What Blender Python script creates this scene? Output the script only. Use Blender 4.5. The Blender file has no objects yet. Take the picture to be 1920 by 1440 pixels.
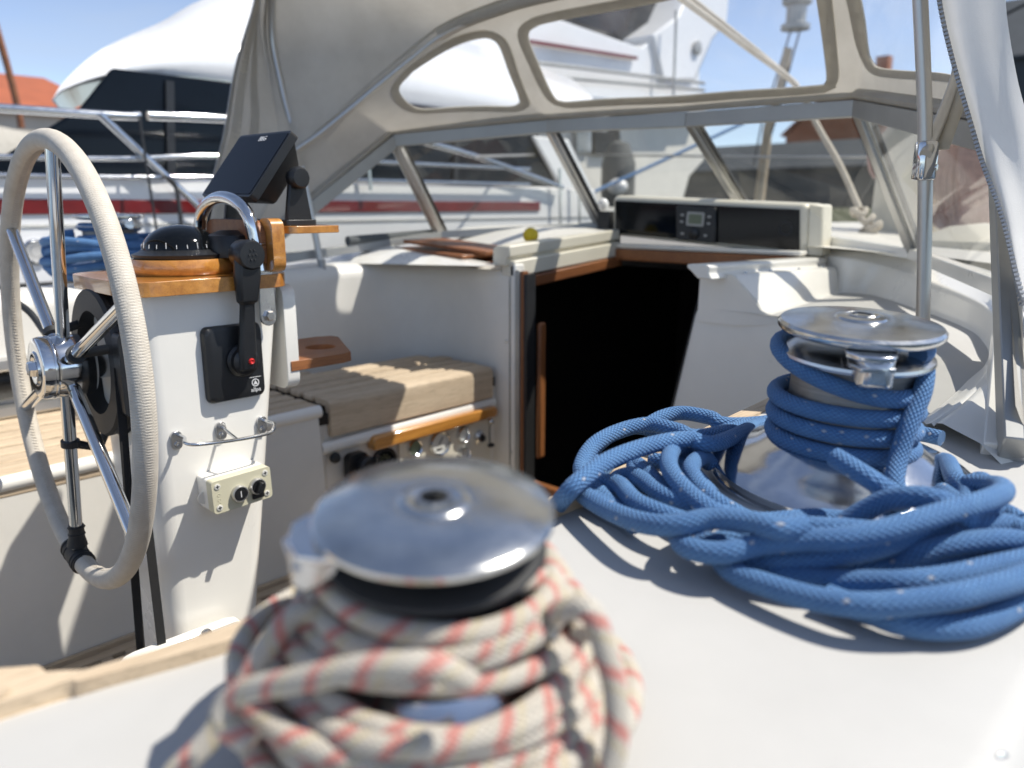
# Sailing yacht cockpit in a marina.  X = starboard, Y = towards the bow, Z = up, metres; eye height is z = 0, water at z = -1.9
import bpy, bmesh, math, random
from mathutils import Vector, Matrix
from mathutils.geometry import tessellate_polygon
V = Vector; PI = math.pi; R = math.radians
random.seed(7)
S = bpy.context.scene
col = S.collection
# ---------------------------------------------------------------- camera, sky, sun, exposure
cam_d = bpy.data.cameras.new('camera'); cam = bpy.data.objects.new('camera', cam_d); col.objects.link(cam)
cam.location = (0, 0, 0); cam.rotation_euler = (R(90 - 13), 0, R(44))
cam_d.lens = 27.06; cam_d.sensor_width = 36; cam_d.clip_start = .02; cam_d.clip_end = 2000
cam_d.dof.use_dof = True; cam_d.dof.focus_distance = 1.2; cam_d.dof.aperture_fstop = 3.1
S.camera = cam
W = bpy.data.worlds.new('World'); S.world = W; W.use_nodes = True
wn = W.node_tree; bg = wn.nodes['Background']
sky = wn.nodes.new('ShaderNodeTexSky'); sky.sky_type = 'NISHITA'; sky.sun_disc = False
SUN_EL, SUN_AZ = 57, 45
sky.sun_elevation = R(SUN_EL); sky.sun_rotation = R(SUN_AZ); sky.air_density = .6; sky.dust_density = .05; sky.ozone_density = 2
hs = wn.nodes.new('ShaderNodeHueSaturation'); hs.inputs['Saturation'].default_value = .80; hs.inputs['Value'].default_value = .72; wn.links.new(sky.outputs[0], hs.inputs['Color'])
wt_ = wn.nodes.new('ShaderNodeTexCoord'); wm_ = wn.nodes.new('ShaderNodeMapping'); wm_.inputs['Scale'].default_value = (1.2, 1.2, 7); wm_.inputs['Rotation'].default_value = (.12, .05, .6); wn.links.new(wt_.outputs['Generated'], wm_.inputs[0])
wz = wn.nodes.new('ShaderNodeTexNoise'); wz.inputs['Scale'].default_value = 2.2; wz.inputs['Detail'].default_value = 7; wz.inputs['Roughness'].default_value = .55; wz.inputs['Distortion'].default_value = .6; wn.links.new(wm_.outputs[0], wz.inputs['Vector'])
wr = wn.nodes.new('ShaderNodeMapRange'); wr.inputs[1].default_value = .45; wr.inputs[2].default_value = .85; wr.inputs[4].default_value = .5; wn.links.new(wz.outputs[0], wr.inputs[0])
wx_ = wn.nodes.new('ShaderNodeMix'); wx_.data_type = 'RGBA'; wx_.inputs[7].default_value = (2.0, 2.3, 2.7, 1); wn.links.new(wr.outputs[0], wx_.inputs[0]); wn.links.new(hs.outputs[0], wx_.inputs[6])
wn.links.new(wx_.outputs[2], bg.inputs['Color']); bg.inputs['Strength'].default_value = .15
sl = bpy.data.lights.new('sun', 'SUN'); so = bpy.data.objects.new('sun', sl); col.objects.link(so)
sl.energy = 3.3; sl.angle = R(.53); sl.color = (1, .95, .86)
sd = V((math.sin(R(SUN_AZ)) * math.cos(R(SUN_EL)), math.cos(R(SUN_AZ)) * math.cos(R(SUN_EL)), math.sin(R(SUN_EL))))
so.rotation_euler = (-sd).to_track_quat('-Z', 'Y').to_euler(); so.location = (6, 6, 12)
S.view_settings.view_transform = 'Standard'; S.view_settings.look = 'None'
S.view_settings.exposure = .92; S.view_settings.gamma = 1
S.render.engine = 'CYCLES'; S.cycles.max_bounces = 12; S.cycles.diffuse_bounces = 8; S.cycles.transparent_max_bounces = 24
S.cycles.use_denoising = True
# ---------------------------------------------------------------- materials
def nodes(name):
    m = bpy.data.materials.new(name); m.use_nodes = True
    nt = m.node_tree; b = nt.nodes['Principled BSDF']
    return m, nt, b
def N(nt, t, **kw):
    n = nt.nodes.new(t)
    for k, v in kw.items():
        if hasattr(n, k): setattr(n, k, v)
        else: n.inputs[k].default_value = v
    return n
def L(nt, a, b): nt.links.new(a, b)
def math_n(nt, op, a, b=None, c=None):
    n = nt.nodes.new('ShaderNodeMath'); n.operation = op
    for i, x in enumerate((a, b, c)):
        if x is None: continue
        if isinstance(x, (int, float)): n.inputs[i].default_value = x
        else: nt.links.new(x, n.inputs[i])
    return n.outputs[0]
def mixc(nt, f, a, b):
    n = nt.nodes.new('ShaderNodeMix'); n.data_type = 'RGBA'
    if isinstance(f, (int, float)): n.inputs[0].default_value = f
    else: nt.links.new(f, n.inputs[0])
    for i, x in ((6, a), (7, b)):
        if isinstance(x, tuple): n.inputs[i].default_value = (*x[:3], 1)
        else: nt.links.new(x, n.inputs[i])
    return n.outputs[2]
def bumpn(nt, b, h, strength, dist=.002):
    n = nt.nodes.new('ShaderNodeBump'); n.inputs['Strength'].default_value = strength; n.inputs['Distance'].default_value = dist
    nt.links.new(h, n.inputs['Height']); nt.links.new(n.outputs[0], b.inputs['Normal'])
def pm(name, c, rough=.5, metal=0, var=.12, vs=9, bump=0, bs=300, coat=0, stretch=(1, 1, 1), c2=None, rvar=.1, spec=.5, dist=.002):
    """principled surface with a mottled colour, a mottled gloss and a fine grain"""
    m, nt, b = nodes(name)
    tc = N(nt, 'ShaderNodeTexCoord'); mp = N(nt, 'ShaderNodeMapping'); mp.inputs['Scale'].default_value = stretch
    L(nt, tc.outputs['Object'], mp.inputs[0])
    nz = N(nt, 'ShaderNodeTexNoise'); nz.inputs['Scale'].default_value = vs; nz.inputs['Detail'].default_value = 7; nz.inputs['Roughness'].default_value = .62
    L(nt, mp.outputs[0], nz.inputs['Vector'])
    rp = N(nt, 'ShaderNodeMapRange'); rp.inputs[1].default_value = .3; rp.inputs[2].default_value = .7
    L(nt, nz.outputs[0], rp.inputs[0])
    d = c2 or tuple(x * (1 - var) for x in c)
    L(nt, mixc(nt, rp.outputs[0], d, c), b.inputs['Base Color'])
    r2 = N(nt, 'ShaderNodeMapRange'); r2.inputs[3].default_value = max(.02, rough - rvar * rough); r2.inputs[4].default_value = min(1, rough + rvar * rough)
    L(nt, nz.outputs[0], r2.inputs[0]); L(nt, r2.outputs[0], b.inputs['Roughness'])
    b.inputs['Metallic'].default_value = metal; b.inputs['Specular IOR Level'].default_value = spec
    if coat: b.inputs['Coat Weight'].default_value = coat; b.inputs['Coat Roughness'].default_value = .06
    if bump:
        n2 = N(nt, 'ShaderNodeTexNoise'); n2.inputs['Scale'].default_value = bs; n2.inputs['Detail'].default_value = 3
        L(nt, mp.outputs[0], n2.inputs['Vector']); bumpn(nt, b, n2.outputs[0], bump, dist)
    return m
def wood(name, c, c2, axis=1, rough=.65, coat=0, scale=1., bump=.25, pores=1.):
    """wood with grain along one axis"""
    m, nt, b = nodes(name)
    tc = N(nt, 'ShaderNodeTexCoord'); oi = N(nt, 'ShaderNodeObjectInfo')
    ad = N(nt, 'ShaderNodeVectorMath', operation='ADD'); L(nt, tc.outputs['Object'], ad.inputs[0])
    sc_ = N(nt, 'ShaderNodeVectorMath', operation='SCALE'); sc_.inputs[0].default_value = (7, 3, 5); L(nt, oi.outputs['Random'], sc_.inputs['Scale'])
    L(nt, sc_.outputs[0], ad.inputs[1])
    mp = N(nt, 'ShaderNodeMapping'); s = [90 * scale] * 3; s[axis] = 5 * scale; mp.inputs['Scale'].default_value = s
    L(nt, ad.outputs[0], mp.inputs[0])
    n1 = N(nt, 'ShaderNodeTexNoise'); n1.inputs['Scale'].default_value = 1; n1.inputs['Detail'].default_value = 6; n1.inputs['Distortion'].default_value = .6
    L(nt, mp.outputs[0], n1.inputs['Vector'])
    mp2 = N(nt, 'ShaderNodeMapping'); s = [14 * scale] * 3; s[axis] = 1.5 * scale; mp2.inputs['Scale'].default_value = s
    L(nt, ad.outputs[0], mp2.inputs[0])
    n2 = N(nt, 'ShaderNodeTexNoise'); n2.inputs['Scale'].default_value = 1; n2.inputs['Detail'].default_value = 3; L(nt, mp2.outputs[0], n2.inputs['Vector'])
    mp3 = N(nt, 'ShaderNodeMapping'); s = [600 * scale] * 3; s[axis] = 22 * scale; mp3.inputs['Scale'].default_value = s
    L(nt, ad.outputs[0], mp3.inputs[0])
    n3 = N(nt, 'ShaderNodeTexNoise'); n3.inputs['Scale'].default_value = 1; n3.inputs['Detail'].default_value = 2; L(nt, mp3.outputs[0], n3.inputs['Vector'])
    f = math_n(nt, 'ADD', math_n(nt, 'MULTIPLY', n1.outputs[0], .6), math_n(nt, 'MULTIPLY', n2.outputs[0], .6))
    f = math_n(nt, 'ADD', f, math_n(nt, 'MULTIPLY', oi.outputs['Random'], .12))
    rp = N(nt, 'ShaderNodeMapRange'); rp.inputs[1].default_value = .42; rp.inputs[2].default_value = .82; L(nt, f, rp.inputs[0])
    cc = mixc(nt, rp.outputs[0], c2, c)
    p = N(nt, 'ShaderNodeMapRange'); p.inputs[1].default_value = .56; p.inputs[2].default_value = .68; L(nt, n3.outputs[0], p.inputs[0])
    cc = mixc(nt, math_n(nt, 'MULTIPLY', p.outputs[0], .45 * pores), cc, tuple(x * .45 for x in c2))
    L(nt, cc, b.inputs['Base Color']); b.inputs['Roughness'].default_value = rough
    if coat: b.inputs['Coat Weight'].default_value = coat; b.inputs['Coat Roughness'].default_value = .07
    bumpn(nt, b, math_n(nt, 'SUBTRACT', n1.outputs[0], math_n(nt, 'MULTIPLY', p.outputs[0], .6)), bump, .0012)
    return m
def rope_mat(name, kind):
    m, nt, b = nodes(name)
    uv = N(nt, 'ShaderNodeUVMap'); sp = N(nt, 'ShaderNodeSeparateXYZ'); L(nt, uv.outputs[0], sp.inputs[0])
    u, v = sp.outputs[0], sp.outputs[1]                     # u: length over radius, v: 0..1 round the rope
    k = {'blue': (12, 1.55), 'fleck': (12, 1.5), 'plain': (12, 1.5), 'wrap': (4, 4.2)}[kind]
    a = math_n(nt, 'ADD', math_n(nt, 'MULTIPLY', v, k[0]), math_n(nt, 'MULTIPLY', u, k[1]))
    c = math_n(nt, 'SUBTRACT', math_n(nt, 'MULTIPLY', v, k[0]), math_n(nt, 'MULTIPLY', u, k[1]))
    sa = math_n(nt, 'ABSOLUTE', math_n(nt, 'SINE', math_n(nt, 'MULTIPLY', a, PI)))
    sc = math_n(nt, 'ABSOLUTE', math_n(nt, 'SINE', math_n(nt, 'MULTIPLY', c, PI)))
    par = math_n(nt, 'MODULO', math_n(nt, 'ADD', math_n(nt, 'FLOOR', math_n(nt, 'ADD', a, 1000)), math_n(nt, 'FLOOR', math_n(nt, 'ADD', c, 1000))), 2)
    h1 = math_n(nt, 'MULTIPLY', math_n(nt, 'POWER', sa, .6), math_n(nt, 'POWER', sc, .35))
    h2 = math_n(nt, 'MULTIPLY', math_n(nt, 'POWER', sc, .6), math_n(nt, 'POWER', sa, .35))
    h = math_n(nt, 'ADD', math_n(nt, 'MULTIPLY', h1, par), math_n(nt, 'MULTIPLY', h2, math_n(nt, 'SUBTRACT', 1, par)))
    tc = N(nt, 'ShaderNodeTexCoord'); nz = N(nt, 'ShaderNodeTexNoise'); nz.inputs['Scale'].default_value = 45; nz.inputs['Detail'].default_value = 5
    L(nt, tc.outputs['Object'], nz.inputs['Vector'])
    wn_ = N(nt, 'ShaderNodeTexWhiteNoise'); wn_.noise_dimensions = '2D'
    cb = N(nt, 'ShaderNodeCombineXYZ'); L(nt, math_n(nt, 'FLOOR', a), cb.inputs[0]); L(nt, math_n(nt, 'FLOOR', c), cb.inputs[1]); L(nt, cb.outputs[0], wn_.inputs['Vector'])
    if kind == 'blue':
        cc = mixc(nt, nz.outputs[0], (.045, .14, .32), (.12, .27, .49))
        cc = mixc(nt, math_n(nt, 'MULTIPLY', wn_.outputs[0], .25), cc, (.06, .18, .42))
        fl = math_n(nt, 'GREATER_THAN', wn_.outputs[0], .993)
        cc = mixc(nt, math_n(nt, 'MULTIPLY', fl, .5), cc, (.62, .6, .55))
    elif kind == 'fleck':
        ph = math_n(nt, 'FRACT', math_n(nt, 'ADD', math_n(nt, 'MULTIPLY', u, .24), math_n(nt, 'MULTIPLY', v, 1.0)))
        ph = math_n(nt, 'ADD', ph, math_n(nt, 'MULTIPLY', wn_.outputs[0], .07))
        red = math_n(nt, 'LESS_THAN', ph, .3)
        yel = math_n(nt, 'MULTIPLY', math_n(nt, 'GREATER_THAN', ph, .42), math_n(nt, 'LESS_THAN', ph, .54))
        cc = mixc(nt, nz.outputs[0], (.5, .45, .37), (.7, .66, .58))
        cc = mixc(nt, math_n(nt, 'MULTIPLY', yel, .5), cc, (.62, .5, .24))
        cc = mixc(nt, math_n(nt, 'MULTIPLY', red, .85), cc, (.62, .2, .17))
    else:
        cc = mixc(nt, nz.outputs[0], (.46, .41, .34), (.68, .63, .55))
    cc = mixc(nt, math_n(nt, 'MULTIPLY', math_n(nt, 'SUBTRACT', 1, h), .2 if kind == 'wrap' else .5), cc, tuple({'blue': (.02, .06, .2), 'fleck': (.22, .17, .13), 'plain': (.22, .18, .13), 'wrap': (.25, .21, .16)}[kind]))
    L(nt, cc, b.inputs['Base Color']); b.inputs['Roughness'].default_value = .8
    b.inputs['Sheen Weight'].default_value = .06
    if kind == 'wrap':
        f2 = N(nt, 'ShaderNodeTexNoise'); f2.inputs['Scale'].default_value = 420; f2.inputs['Detail'].default_value = 3; L(nt, tc.outputs['Object'], f2.inputs['Vector'])
        h = math_n(nt, 'ADD', math_n(nt, 'MULTIPLY', h, .55), math_n(nt, 'MULTIPLY', f2.outputs[0], .9))
    bumpn(nt, b, h, .9, {'blue': .0018, 'fleck': .0012, 'plain': .0012, 'wrap': .0009}[kind])
    return m
M = {}
M['gel'] = pm('white_gelcoat', (.84, .82, .765), .28, var=.08, vs=3.2, bump=.03, bs=60, coat=.3)
M['gelgrey'] = pm('dull_white_gelcoat', (.78, .755, .695), .4, var=.09, vs=5, bump=.04, bs=90)
M['nonskid'] = pm('fine_nonskid_gelcoat', (.48, .473, .455), .6, var=.08, vs=5, bump=.4, bs=900, dist=.0012)
M['cream'] = pm('cream_moulding', (.72, .68, .57), .35, var=.07, vs=7, bump=.03, bs=80)
M['steel'] = pm('polished_stainless', (.66, .67, .68), .1, 1, var=.08, vs=18, rvar=.6)
M['chrome'] = pm('chromed_bronze', (.72, .73, .75), .13, 1, var=.18, vs=24, rvar=.7)
M['worn'] = pm('worn_chrome', (.66, .66, .66), .24, 1, var=.25, vs=30, rvar=.5); M['scuffed'] = pm('scuffed_chrome', (.74, .74, .72), .2, 1, var=.3, vs=22, rvar=.8, bump=.12, bs=160)
M['brushed'] = pm('brushed_drum_metal', (.36, .345, .32), .42, 1, var=.3, vs=14, bump=.3, bs=120, stretch=(1, 1, 14))
M['alu'] = pm('anodised_aluminium', (.58, .575, .56), .38, .85, var=.12, vs=10, rvar=.2)
M['alugrey'] = pm('dull_grey_aluminium', (.40, .40, .385), .45, .55, var=.15, vs=8)
M['black'] = pm('black_plastic', (.014, .015, .017), .38, var=.25, vs=30, bump=.1, bs=900)
M['blackgloss'] = pm('glossy_black_glass', (.004, .005, .006), .07, var=.2, vs=12, spec=.3); M['screenblack'] = pm('matt_black_screen', (.004, .006, .012), .3, var=.3, vs=10, spec=.08)
M['rubber'] = pm('black_rubber', (.022, .023, .025), .55, var=.35, vs=25, bump=.15, bs=300)
M['webbing'] = pm('black_webbing', (.012, .012, .013), .8, var=.3, vs=60, bump=.5, bs=500)
M['canvas'] = pm('beige_canvas', (.58, .55, .49), .9, var=.16, vs=7, bump=.35, bs=700, c2=(.48, .45, .395))
M['canvaslight'] = pm('pale_canvas_binding', (.64, .60, .52), .9, var=.25, vs=35, bump=.3, bs=600, c2=(.57, .53, .45))
M['paint'] = pm('white_yacht_paint', (.8, .8, .8), .2, var=.04, vs=2, coat=.4)
M['red'] = pm('red_stripe_paint', (.17, .008, .010), .35, var=.35, vs=14)
M['yellow'] = pm('yellow_plastic', (.75, .55, .02), .5)
M['box'] = pm('beige_plastic', (.60, .57, .42), .45, var=.06, vs=10)
M['tube'] = pm('dark_grey_foam', (.10, .11, .115), .8, var=.2, vs=30)
M['thread'] = pm('brown_thread', (.10, .075, .05), .9)
M['zip'] = pm('grey_zip_teeth', (.42, .43, .45), .45, var=.2)
M['cavity'] = pm('near_black_shade', (.022, .017, .013), .8)  # near-black colour standing for shade, in the cabin and under the slats
M['teak'] = wood('weathered_teak', (.60, .48, .34), (.44, .335, .225), 1, .75, bump=.5)
M['teakx'] = wood('weathered_teak_across', (.54, .42, .3), (.38, .29, .2), 0, .75, bump=.5)
M['varn'] = wood('varnished_teak', (.62, .285, .06), (.30, .105, .018), 1, .3, .9, scale=.8, bump=.05, pores=.7)
M['varnx'] = wood('varnished_teak_across', (.62, .285, .06), (.30, .105, .018), 0, .3, .9, scale=.8, bump=.05, pores=.7)
M['oil'] = wood('oiled_teak', (.30, .115, .038), (.16, .055, .02), 1, .5, .15, bump=.2)
M['oilz'] = wood('oiled_teak_upright', (.30, .115, .038), (.16, .055, .02), 2, .5, .15, bump=.2)
M['blue'] = rope_mat('blue_braided_rope', 'blue'); M['fleck'] = rope_mat('cream_rope_with_red_flecks', 'fleck'); M['plain'] = rope_mat('pale_braided_rope', 'plain'); M['wrap'] = rope_mat('cream_leather_wrap', 'wrap')
def glassm(name, tint, haze, hazec, rough=.02, gl=1.):
    m = bpy.data.materials.new(name); m.use_nodes = True; nt = m.node_tree; nt.nodes.clear()
    o = N(nt, 'ShaderNodeOutputMaterial'); t = N(nt, 'ShaderNodeBsdfTransparent'); t.inputs[0].default_value = (*tint, 1)
    g = N(nt, 'ShaderNodeBsdfGlossy'); g.inputs['Roughness'].default_value = rough
    lw = N(nt, 'ShaderNodeLayerWeight'); lw.inputs[0].default_value = .5
    fr = math_n(nt, 'ADD', math_n(nt, 'MULTIPLY', math_n(nt, 'POWER', lw.outputs['Facing'], 5), .9), .045)
    mx = N(nt, 'ShaderNodeMixShader'); L(nt, math_n(nt, 'MULTIPLY', fr, gl), mx.inputs[0]); L(nt, t.outputs[0], mx.inputs[1]); L(nt, g.outputs[0], mx.inputs[2])
    d = N(nt, 'ShaderNodeBsdfDiffuse'); d.inputs[0].default_value = (*hazec, 1)
    tr = N(nt, 'ShaderNodeBsdfTranslucent'); tr.inputs[0].default_value = (*hazec, 1)
    m0 = N(nt, 'ShaderNodeMixShader'); m0.inputs[0].default_value = .5; L(nt, d.outputs[0], m0.inputs[1]); L(nt, tr.outputs[0], m0.inputs[2])
    tc = N(nt, 'ShaderNodeTexCoord'); nz = N(nt, 'ShaderNodeTexNoise'); nz.inputs['Scale'].default_value = 6; nz.inputs['Detail'].default_value = 6; nz.inputs['Distortion'].default_value = 1.2
    L(nt, tc.outputs['Object'], nz.inputs['Vector'])
    m2 = N(nt, 'ShaderNodeMixShader'); L(nt, math_n(nt, 'MULTIPLY', math_n(nt, 'POWER', nz.outputs[0], 1.5), haze * 1.6), m2.inputs[0]); L(nt, mx.outputs[0], m2.inputs[1]); L(nt, m0.outputs[0], m2.inputs[2])
    L(nt, m2.outputs[0], o.inputs[0]); return m
M['acrylic'] = glassm('windscreen_acrylic', (.80, .80, .77), .07, (.6, .58, .52), .04)
M['vinyl'] = glassm('clear_vinyl', (.93, .94, .95), .17, (.75, .77, .8), .08)
M['darkglass'] = pm('dark_tinted_yacht_glass', (.006, .009, .014), .08, var=.3, vs=3, spec=.12)
# canvas lets some sun through
def canvas_translucent(m, amt):
    nt = m.node_tree; b = nt.nodes['Principled BSDF']; o = nt.nodes['Material Output']
    t = N(nt, 'ShaderNodeBsdfTranslucent'); src = b.inputs['Base Color'].links[0].from_socket; L(nt, src, t.inputs[0])
    mx = N(nt, 'ShaderNodeMixShader'); mx.inputs[0].default_value = amt; L(nt, b.outputs[0], mx.inputs[1]); L(nt, t.outputs[0], mx.inputs[2]); L(nt, mx.outputs[0], o.inputs[0])
M['canvaswhite'] = pm('sunlit_canvas', (.80, .79, .77), .9, var=.1, vs=9, bump=.3, bs=700); canvas_translucent(M['canvaswhite'], .25)  # whiter copy of the beige canvas, sunlight put into its colour
canvas_translucent(M['canvas'], .30); canvas_translucent(M['canvaslight'], .3)
# ---------------------------------------------------------------- mesh helpers
def spl(pts, n=8, closed=False):
    """Catmull-Rom curve through points"""
    P = [V(p) for p in pts]; out = []; k = len(P)
    for i in range(k if closed else k - 1):
        if closed: a, b, c, d = P[(i - 1) % k], P[i], P[(i + 1) % k], P[(i + 2) % k]
        else: a, b, c, d = P[max(i - 1, 0)], P[i], P[i + 1], P[min(i + 2, k - 1)]
        for j in range(n):
            t = j / n
            out.append(.5 * ((2 * b) + (c - a) * t + (2 * a - 5 * b + 4 * c - d) * t * t + (3 * b - a - 3 * c + d) * t ** 3))
    if not closed: out.append(P[-1])
    return out
def frame(o, x, y):
    x = V(x).normalized(); z = x.cross(V(y)).normalized(); y = z.cross(x)
    m = Matrix((x, y, z)).transposed().to_4x4(); m.translation = V(o); return m
class MB:
    def __init__(s): s.v = []; s.f = []; s.uv = {}
    def add(s, vs, fs, mat=None):
        o = len(s.v); s.v += [(mat @ V(p)) if mat else V(p) for p in vs]; s.f += [tuple(i + o for i in f) for f in fs]; return o
    def box(s, lo, hi, mat=None):
        (a, b, c), (d, e, f) = lo, hi
        s.add([(a, b, c), (d, b, c), (d, e, c), (a, e, c), (a, b, f), (d, b, f), (d, e, f), (a, e, f)],
              [(0, 3, 2, 1), (4, 5, 6, 7), (0, 1, 5, 4), (1, 2, 6, 5), (2, 3, 7, 6), (3, 0, 4, 7)], mat); return s
    def tube(s, path, r, n=12, closed=False, up=None, flat=None, uvs=False):
        P = [V(p) for p in path]; k = len(P)
        rr = r if isinstance(r, (list, tuple)) else [r] * k
        T = []
        for i in range(k):
            a = P[(i - 1) % k] if closed or i else P[i]; b = P[(i + 1) % k] if closed or i < k - 1 else P[i]
            d = (b - a); T.append(d.normalized() if d.length > 1e-9 else V((0, 0, 1)))
        u = V(up) if up else (V((0, 0, 1)) if abs(T[0].z) < .9 else V((1, 0, 0)))
        u = (u - T[0] * u.dot(T[0])).normalized(); o = len(s.v); dist = 0
        fu, fv = flat or (1, 1); us = []
        for i in range(k):
            if i: dist += (P[i] - P[i - 1]).length
            if up: u = V(up)
            u = (u - T[i] * u.dot(T[i])).normalized(); w = T[i].cross(u); us.append(dist / (rr[0]))
            for j in range(n):
                a = 2 * PI * j / n + (PI / n if n == 4 else 0)
                s.v.append(P[i] + (u * math.cos(a) * fu + w * math.sin(a) * fv) * rr[i])
        for i in range(k if closed else k - 1):
            for j in range(n):
                i2 = (i + 1) % k; j2 = (j + 1) % n
                if uvs:
                    uu = us[i + 1] if i + 1 < k else us[i] + (P[0] - P[-1]).length / rr[0]
                    s.uv[len(s.f)] = [(us[i], j / n), (us[i], (j + 1) / n), (uu, (j + 1) / n), (uu, j / n)]
                s.f.append((o + i * n + j, o + i * n + j2, o + i2 * n + j2, o + i2 * n + j))
        if not closed:
            s.f.append(tuple(o + j for j in range(n))[::-1]); s.f.append(tuple(o + (k - 1) * n + j for j in range(n)))
        return s
    def lathe(s, prof, n=48, mat=None, rip=None):
        o = len(s.v)
        for (r, z) in prof:
            for j in range(n):
                a = 2 * PI * j / n; q = r * (1 + (rip(a, z) if rip else 0)); p = V((q * math.cos(a), q * math.sin(a), z)); s.v.append(mat @ p if mat else p)
        for i in range(len(prof) - 1):
            for j in range(n):
                j2 = (j + 1) % n; s.f.append((o + i * n + j, o + i * n + j2, o + (i + 1) * n + j2, o + (i + 1) * n + j))
        if prof[0][0] > 1e-6: s.f.append(tuple(o + j for j in range(n))[::-1])
        if prof[-1][0] > 1e-6 and not (prof[-2][0] < 1e-6 and abs(prof[-2][1] - prof[-1][1]) < 1e-6): s.f.append(tuple(o + (len(prof) - 1) * n + j for j in range(n)))
        return s
    def ring(s, prof, n=48, mat=None):
        """closed profile turned into a ring"""
        o = len(s.v); k = len(prof)
        for (r, z) in prof:
            for j in range(n):
                a = 2 * PI * j / n; p = V((r * math.cos(a), r * math.sin(a), z)); s.v.append(mat @ p if mat else p)
        for i in range(k):
            for j in range(n):
                j2 = (j + 1) % n; i2 = (i + 1) % k; s.f.append((o + i * n + j, o + i * n + j2, o + i2 * n + j2, o + i2 * n + j))
        return s
    def prism(s, loops, z0, z1, mat=None):
        """extruded outline (first loop) with holes (the rest)"""
        if not isinstance(loops[0][0], (tuple, list, Vector)): loops = [loops]
        fl = [[V((p[0], p[1], 0)) for p in lp] for lp in loops]
        tris = tessellate_polygon(fl); P = [p for lp in fl for p in lp]; n = len(P)
        vs = [(p.x, p.y, z0) for p in P] + [(p.x, p.y, z1) for p in P]; fs = []
        for t in tris:
            a, b, c = (P[i] for i in t); t = tuple(t)
            if (b - a).cross(c - a).z < 0: t = t[::-1]
            fs.append(tuple(i + n for i in t)); fs.append(t[::-1])
        o = 0
        for li, lp in enumerate(fl):
            k = len(lp); ar = sum(lp[i].x * lp[(i + 1) % k].y - lp[(i + 1) % k].x * lp[i].y for i in range(k))
            fw = (ar > 0) == (li == 0)
            for i in range(k):
                a, b = o + i, o + (i + 1) % k
                fs.append((a, b, b + n, a + n) if fw else (b, a, a + n, b + n))
            o += k
        s.add(vs, fs, mat); return s
    def grid(s, rows, closed=False):
        o = len(s.v); k = len(rows[0])
        for r in rows: s.v += [V(p) for p in r]
        for i in range(len(rows) - 1):
            for j in range(k if closed else k - 1):
                j2 = (j + 1) % k; s.f.append((o + i * k + j, o + i * k + j2, o + (i + 1) * k + j2, o + (i + 1) * k + j))
        return s
    def ball(s, c, r, n=16, sq=(1, 1, 1)):
        c = V(c); m = Matrix.Translation(c) @ Matrix.Diagonal((*sq, 1))
        return s.lathe([(r * math.sin(PI * i / n) if 0 < i < n else 0, -r * math.cos(PI * i / n)) for i in range(n + 1)], n * 2, m)
    def build(s, name, mat, parent=None, ang=40, bevel=0, solid=0, sub=0, loc=None, seg=2):
        me = bpy.data.meshes.new(name); o = bpy.data.objects.new(name, me); col.objects.link(o)
        xs = s.v
        if loc is None:
            if parent: loc = V((0, 0, 0)) + org(parent)
            else:
                loc = V((sum(p.x for p in xs) / len(xs), sum(p.y for p in xs) / len(xs), min(p.z for p in xs)))
        loc = V(loc)
        me.from_pydata([tuple(p - loc) for p in xs], [], s.f)
        if s.uv:
            ul = me.uv_layers.new(name='UVMap')
            for fi, c in s.uv.items():
                p = me.polygons[fi]
                for li, q in zip(p.loop_indices, c): ul.data[li].uv = q
        me.materials.append(M[mat] if isinstance(mat, str) else mat)
        bm = bmesh.new(); bm.from_mesh(me); bmesh.ops.remove_doubles(bm, verts=bm.verts, dist=1e-6); bmesh.ops.recalc_face_normals(bm, faces=bm.faces); bm.to_mesh(me); bm.free()
        me.polygons.foreach_set('use_smooth', [True] * len(me.polygons)); me.set_sharp_from_angle(angle=R(ang)); me.update()
        ORG[o.name] = loc
        if parent: o.parent = parent; o.location = loc - org(parent)
        else: o.location = loc
        if bevel:
            b = o.modifiers.new('bevel', 'BEVEL'); b.width = bevel; b.segments = seg; b.limit_method = 'ANGLE'; b.angle_limit = R(35)
        if solid:
            q = o.modifiers.new('solid', 'SOLIDIFY'); q.thickness = solid; q.offset = 0
        if sub: q = o.modifiers.new('sub', 'SUBSURF'); q.levels = q.render_levels = sub
        return o
ORG = {}
def org(o): return ORG[o.name]
def tag(o, label=None, cat=None, group=None, kind=None):
    for k, v in (('label', label), ('category', cat), ('group', group), ('kind', kind)):
        if v: o[k] = v
    return o
def thing(name, loc, label, cat, group=None):
    o = bpy.data.objects.new(name, None); col.objects.link(o); o.location = loc; o.empty_display_size = .05; ORG[o.name] = V(loc)
    return tag(o, label, cat, group)
def again(src, loc, parent=None, rot=None):
    """one more piece that shares its mesh: loc is where its origin goes"""
    c = src.copy(); col.objects.link(c); c.parent = parent; ORG[c.name] = V(loc)
    c.location = V(loc) - (org(parent) if parent else V((0, 0, 0)))
    if rot is not None: c.rotation_euler = rot
    return c
def rrect(w, h, r, n=5, cx=0, cy=0):
    out = []
    for (x, y, a0) in ((w / 2 - r, h / 2 - r, 0), (-w / 2 + r, h / 2 - r, 90), (-w / 2 + r, -h / 2 + r, 180), (w / 2 - r, -h / 2 + r, 270)):
        for i in range(n + 1):
            a = R(a0 + 90 * i / n); out.append((cx + x + r * math.cos(a), cy + y + r * math.sin(a)))
    return out
def circ(r, n=24, cx=0, cy=0): return [(cx + r * math.cos(2 * PI * i / n), cy + r * math.sin(2 * PI * i / n)) for i in range(n)]
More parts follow.
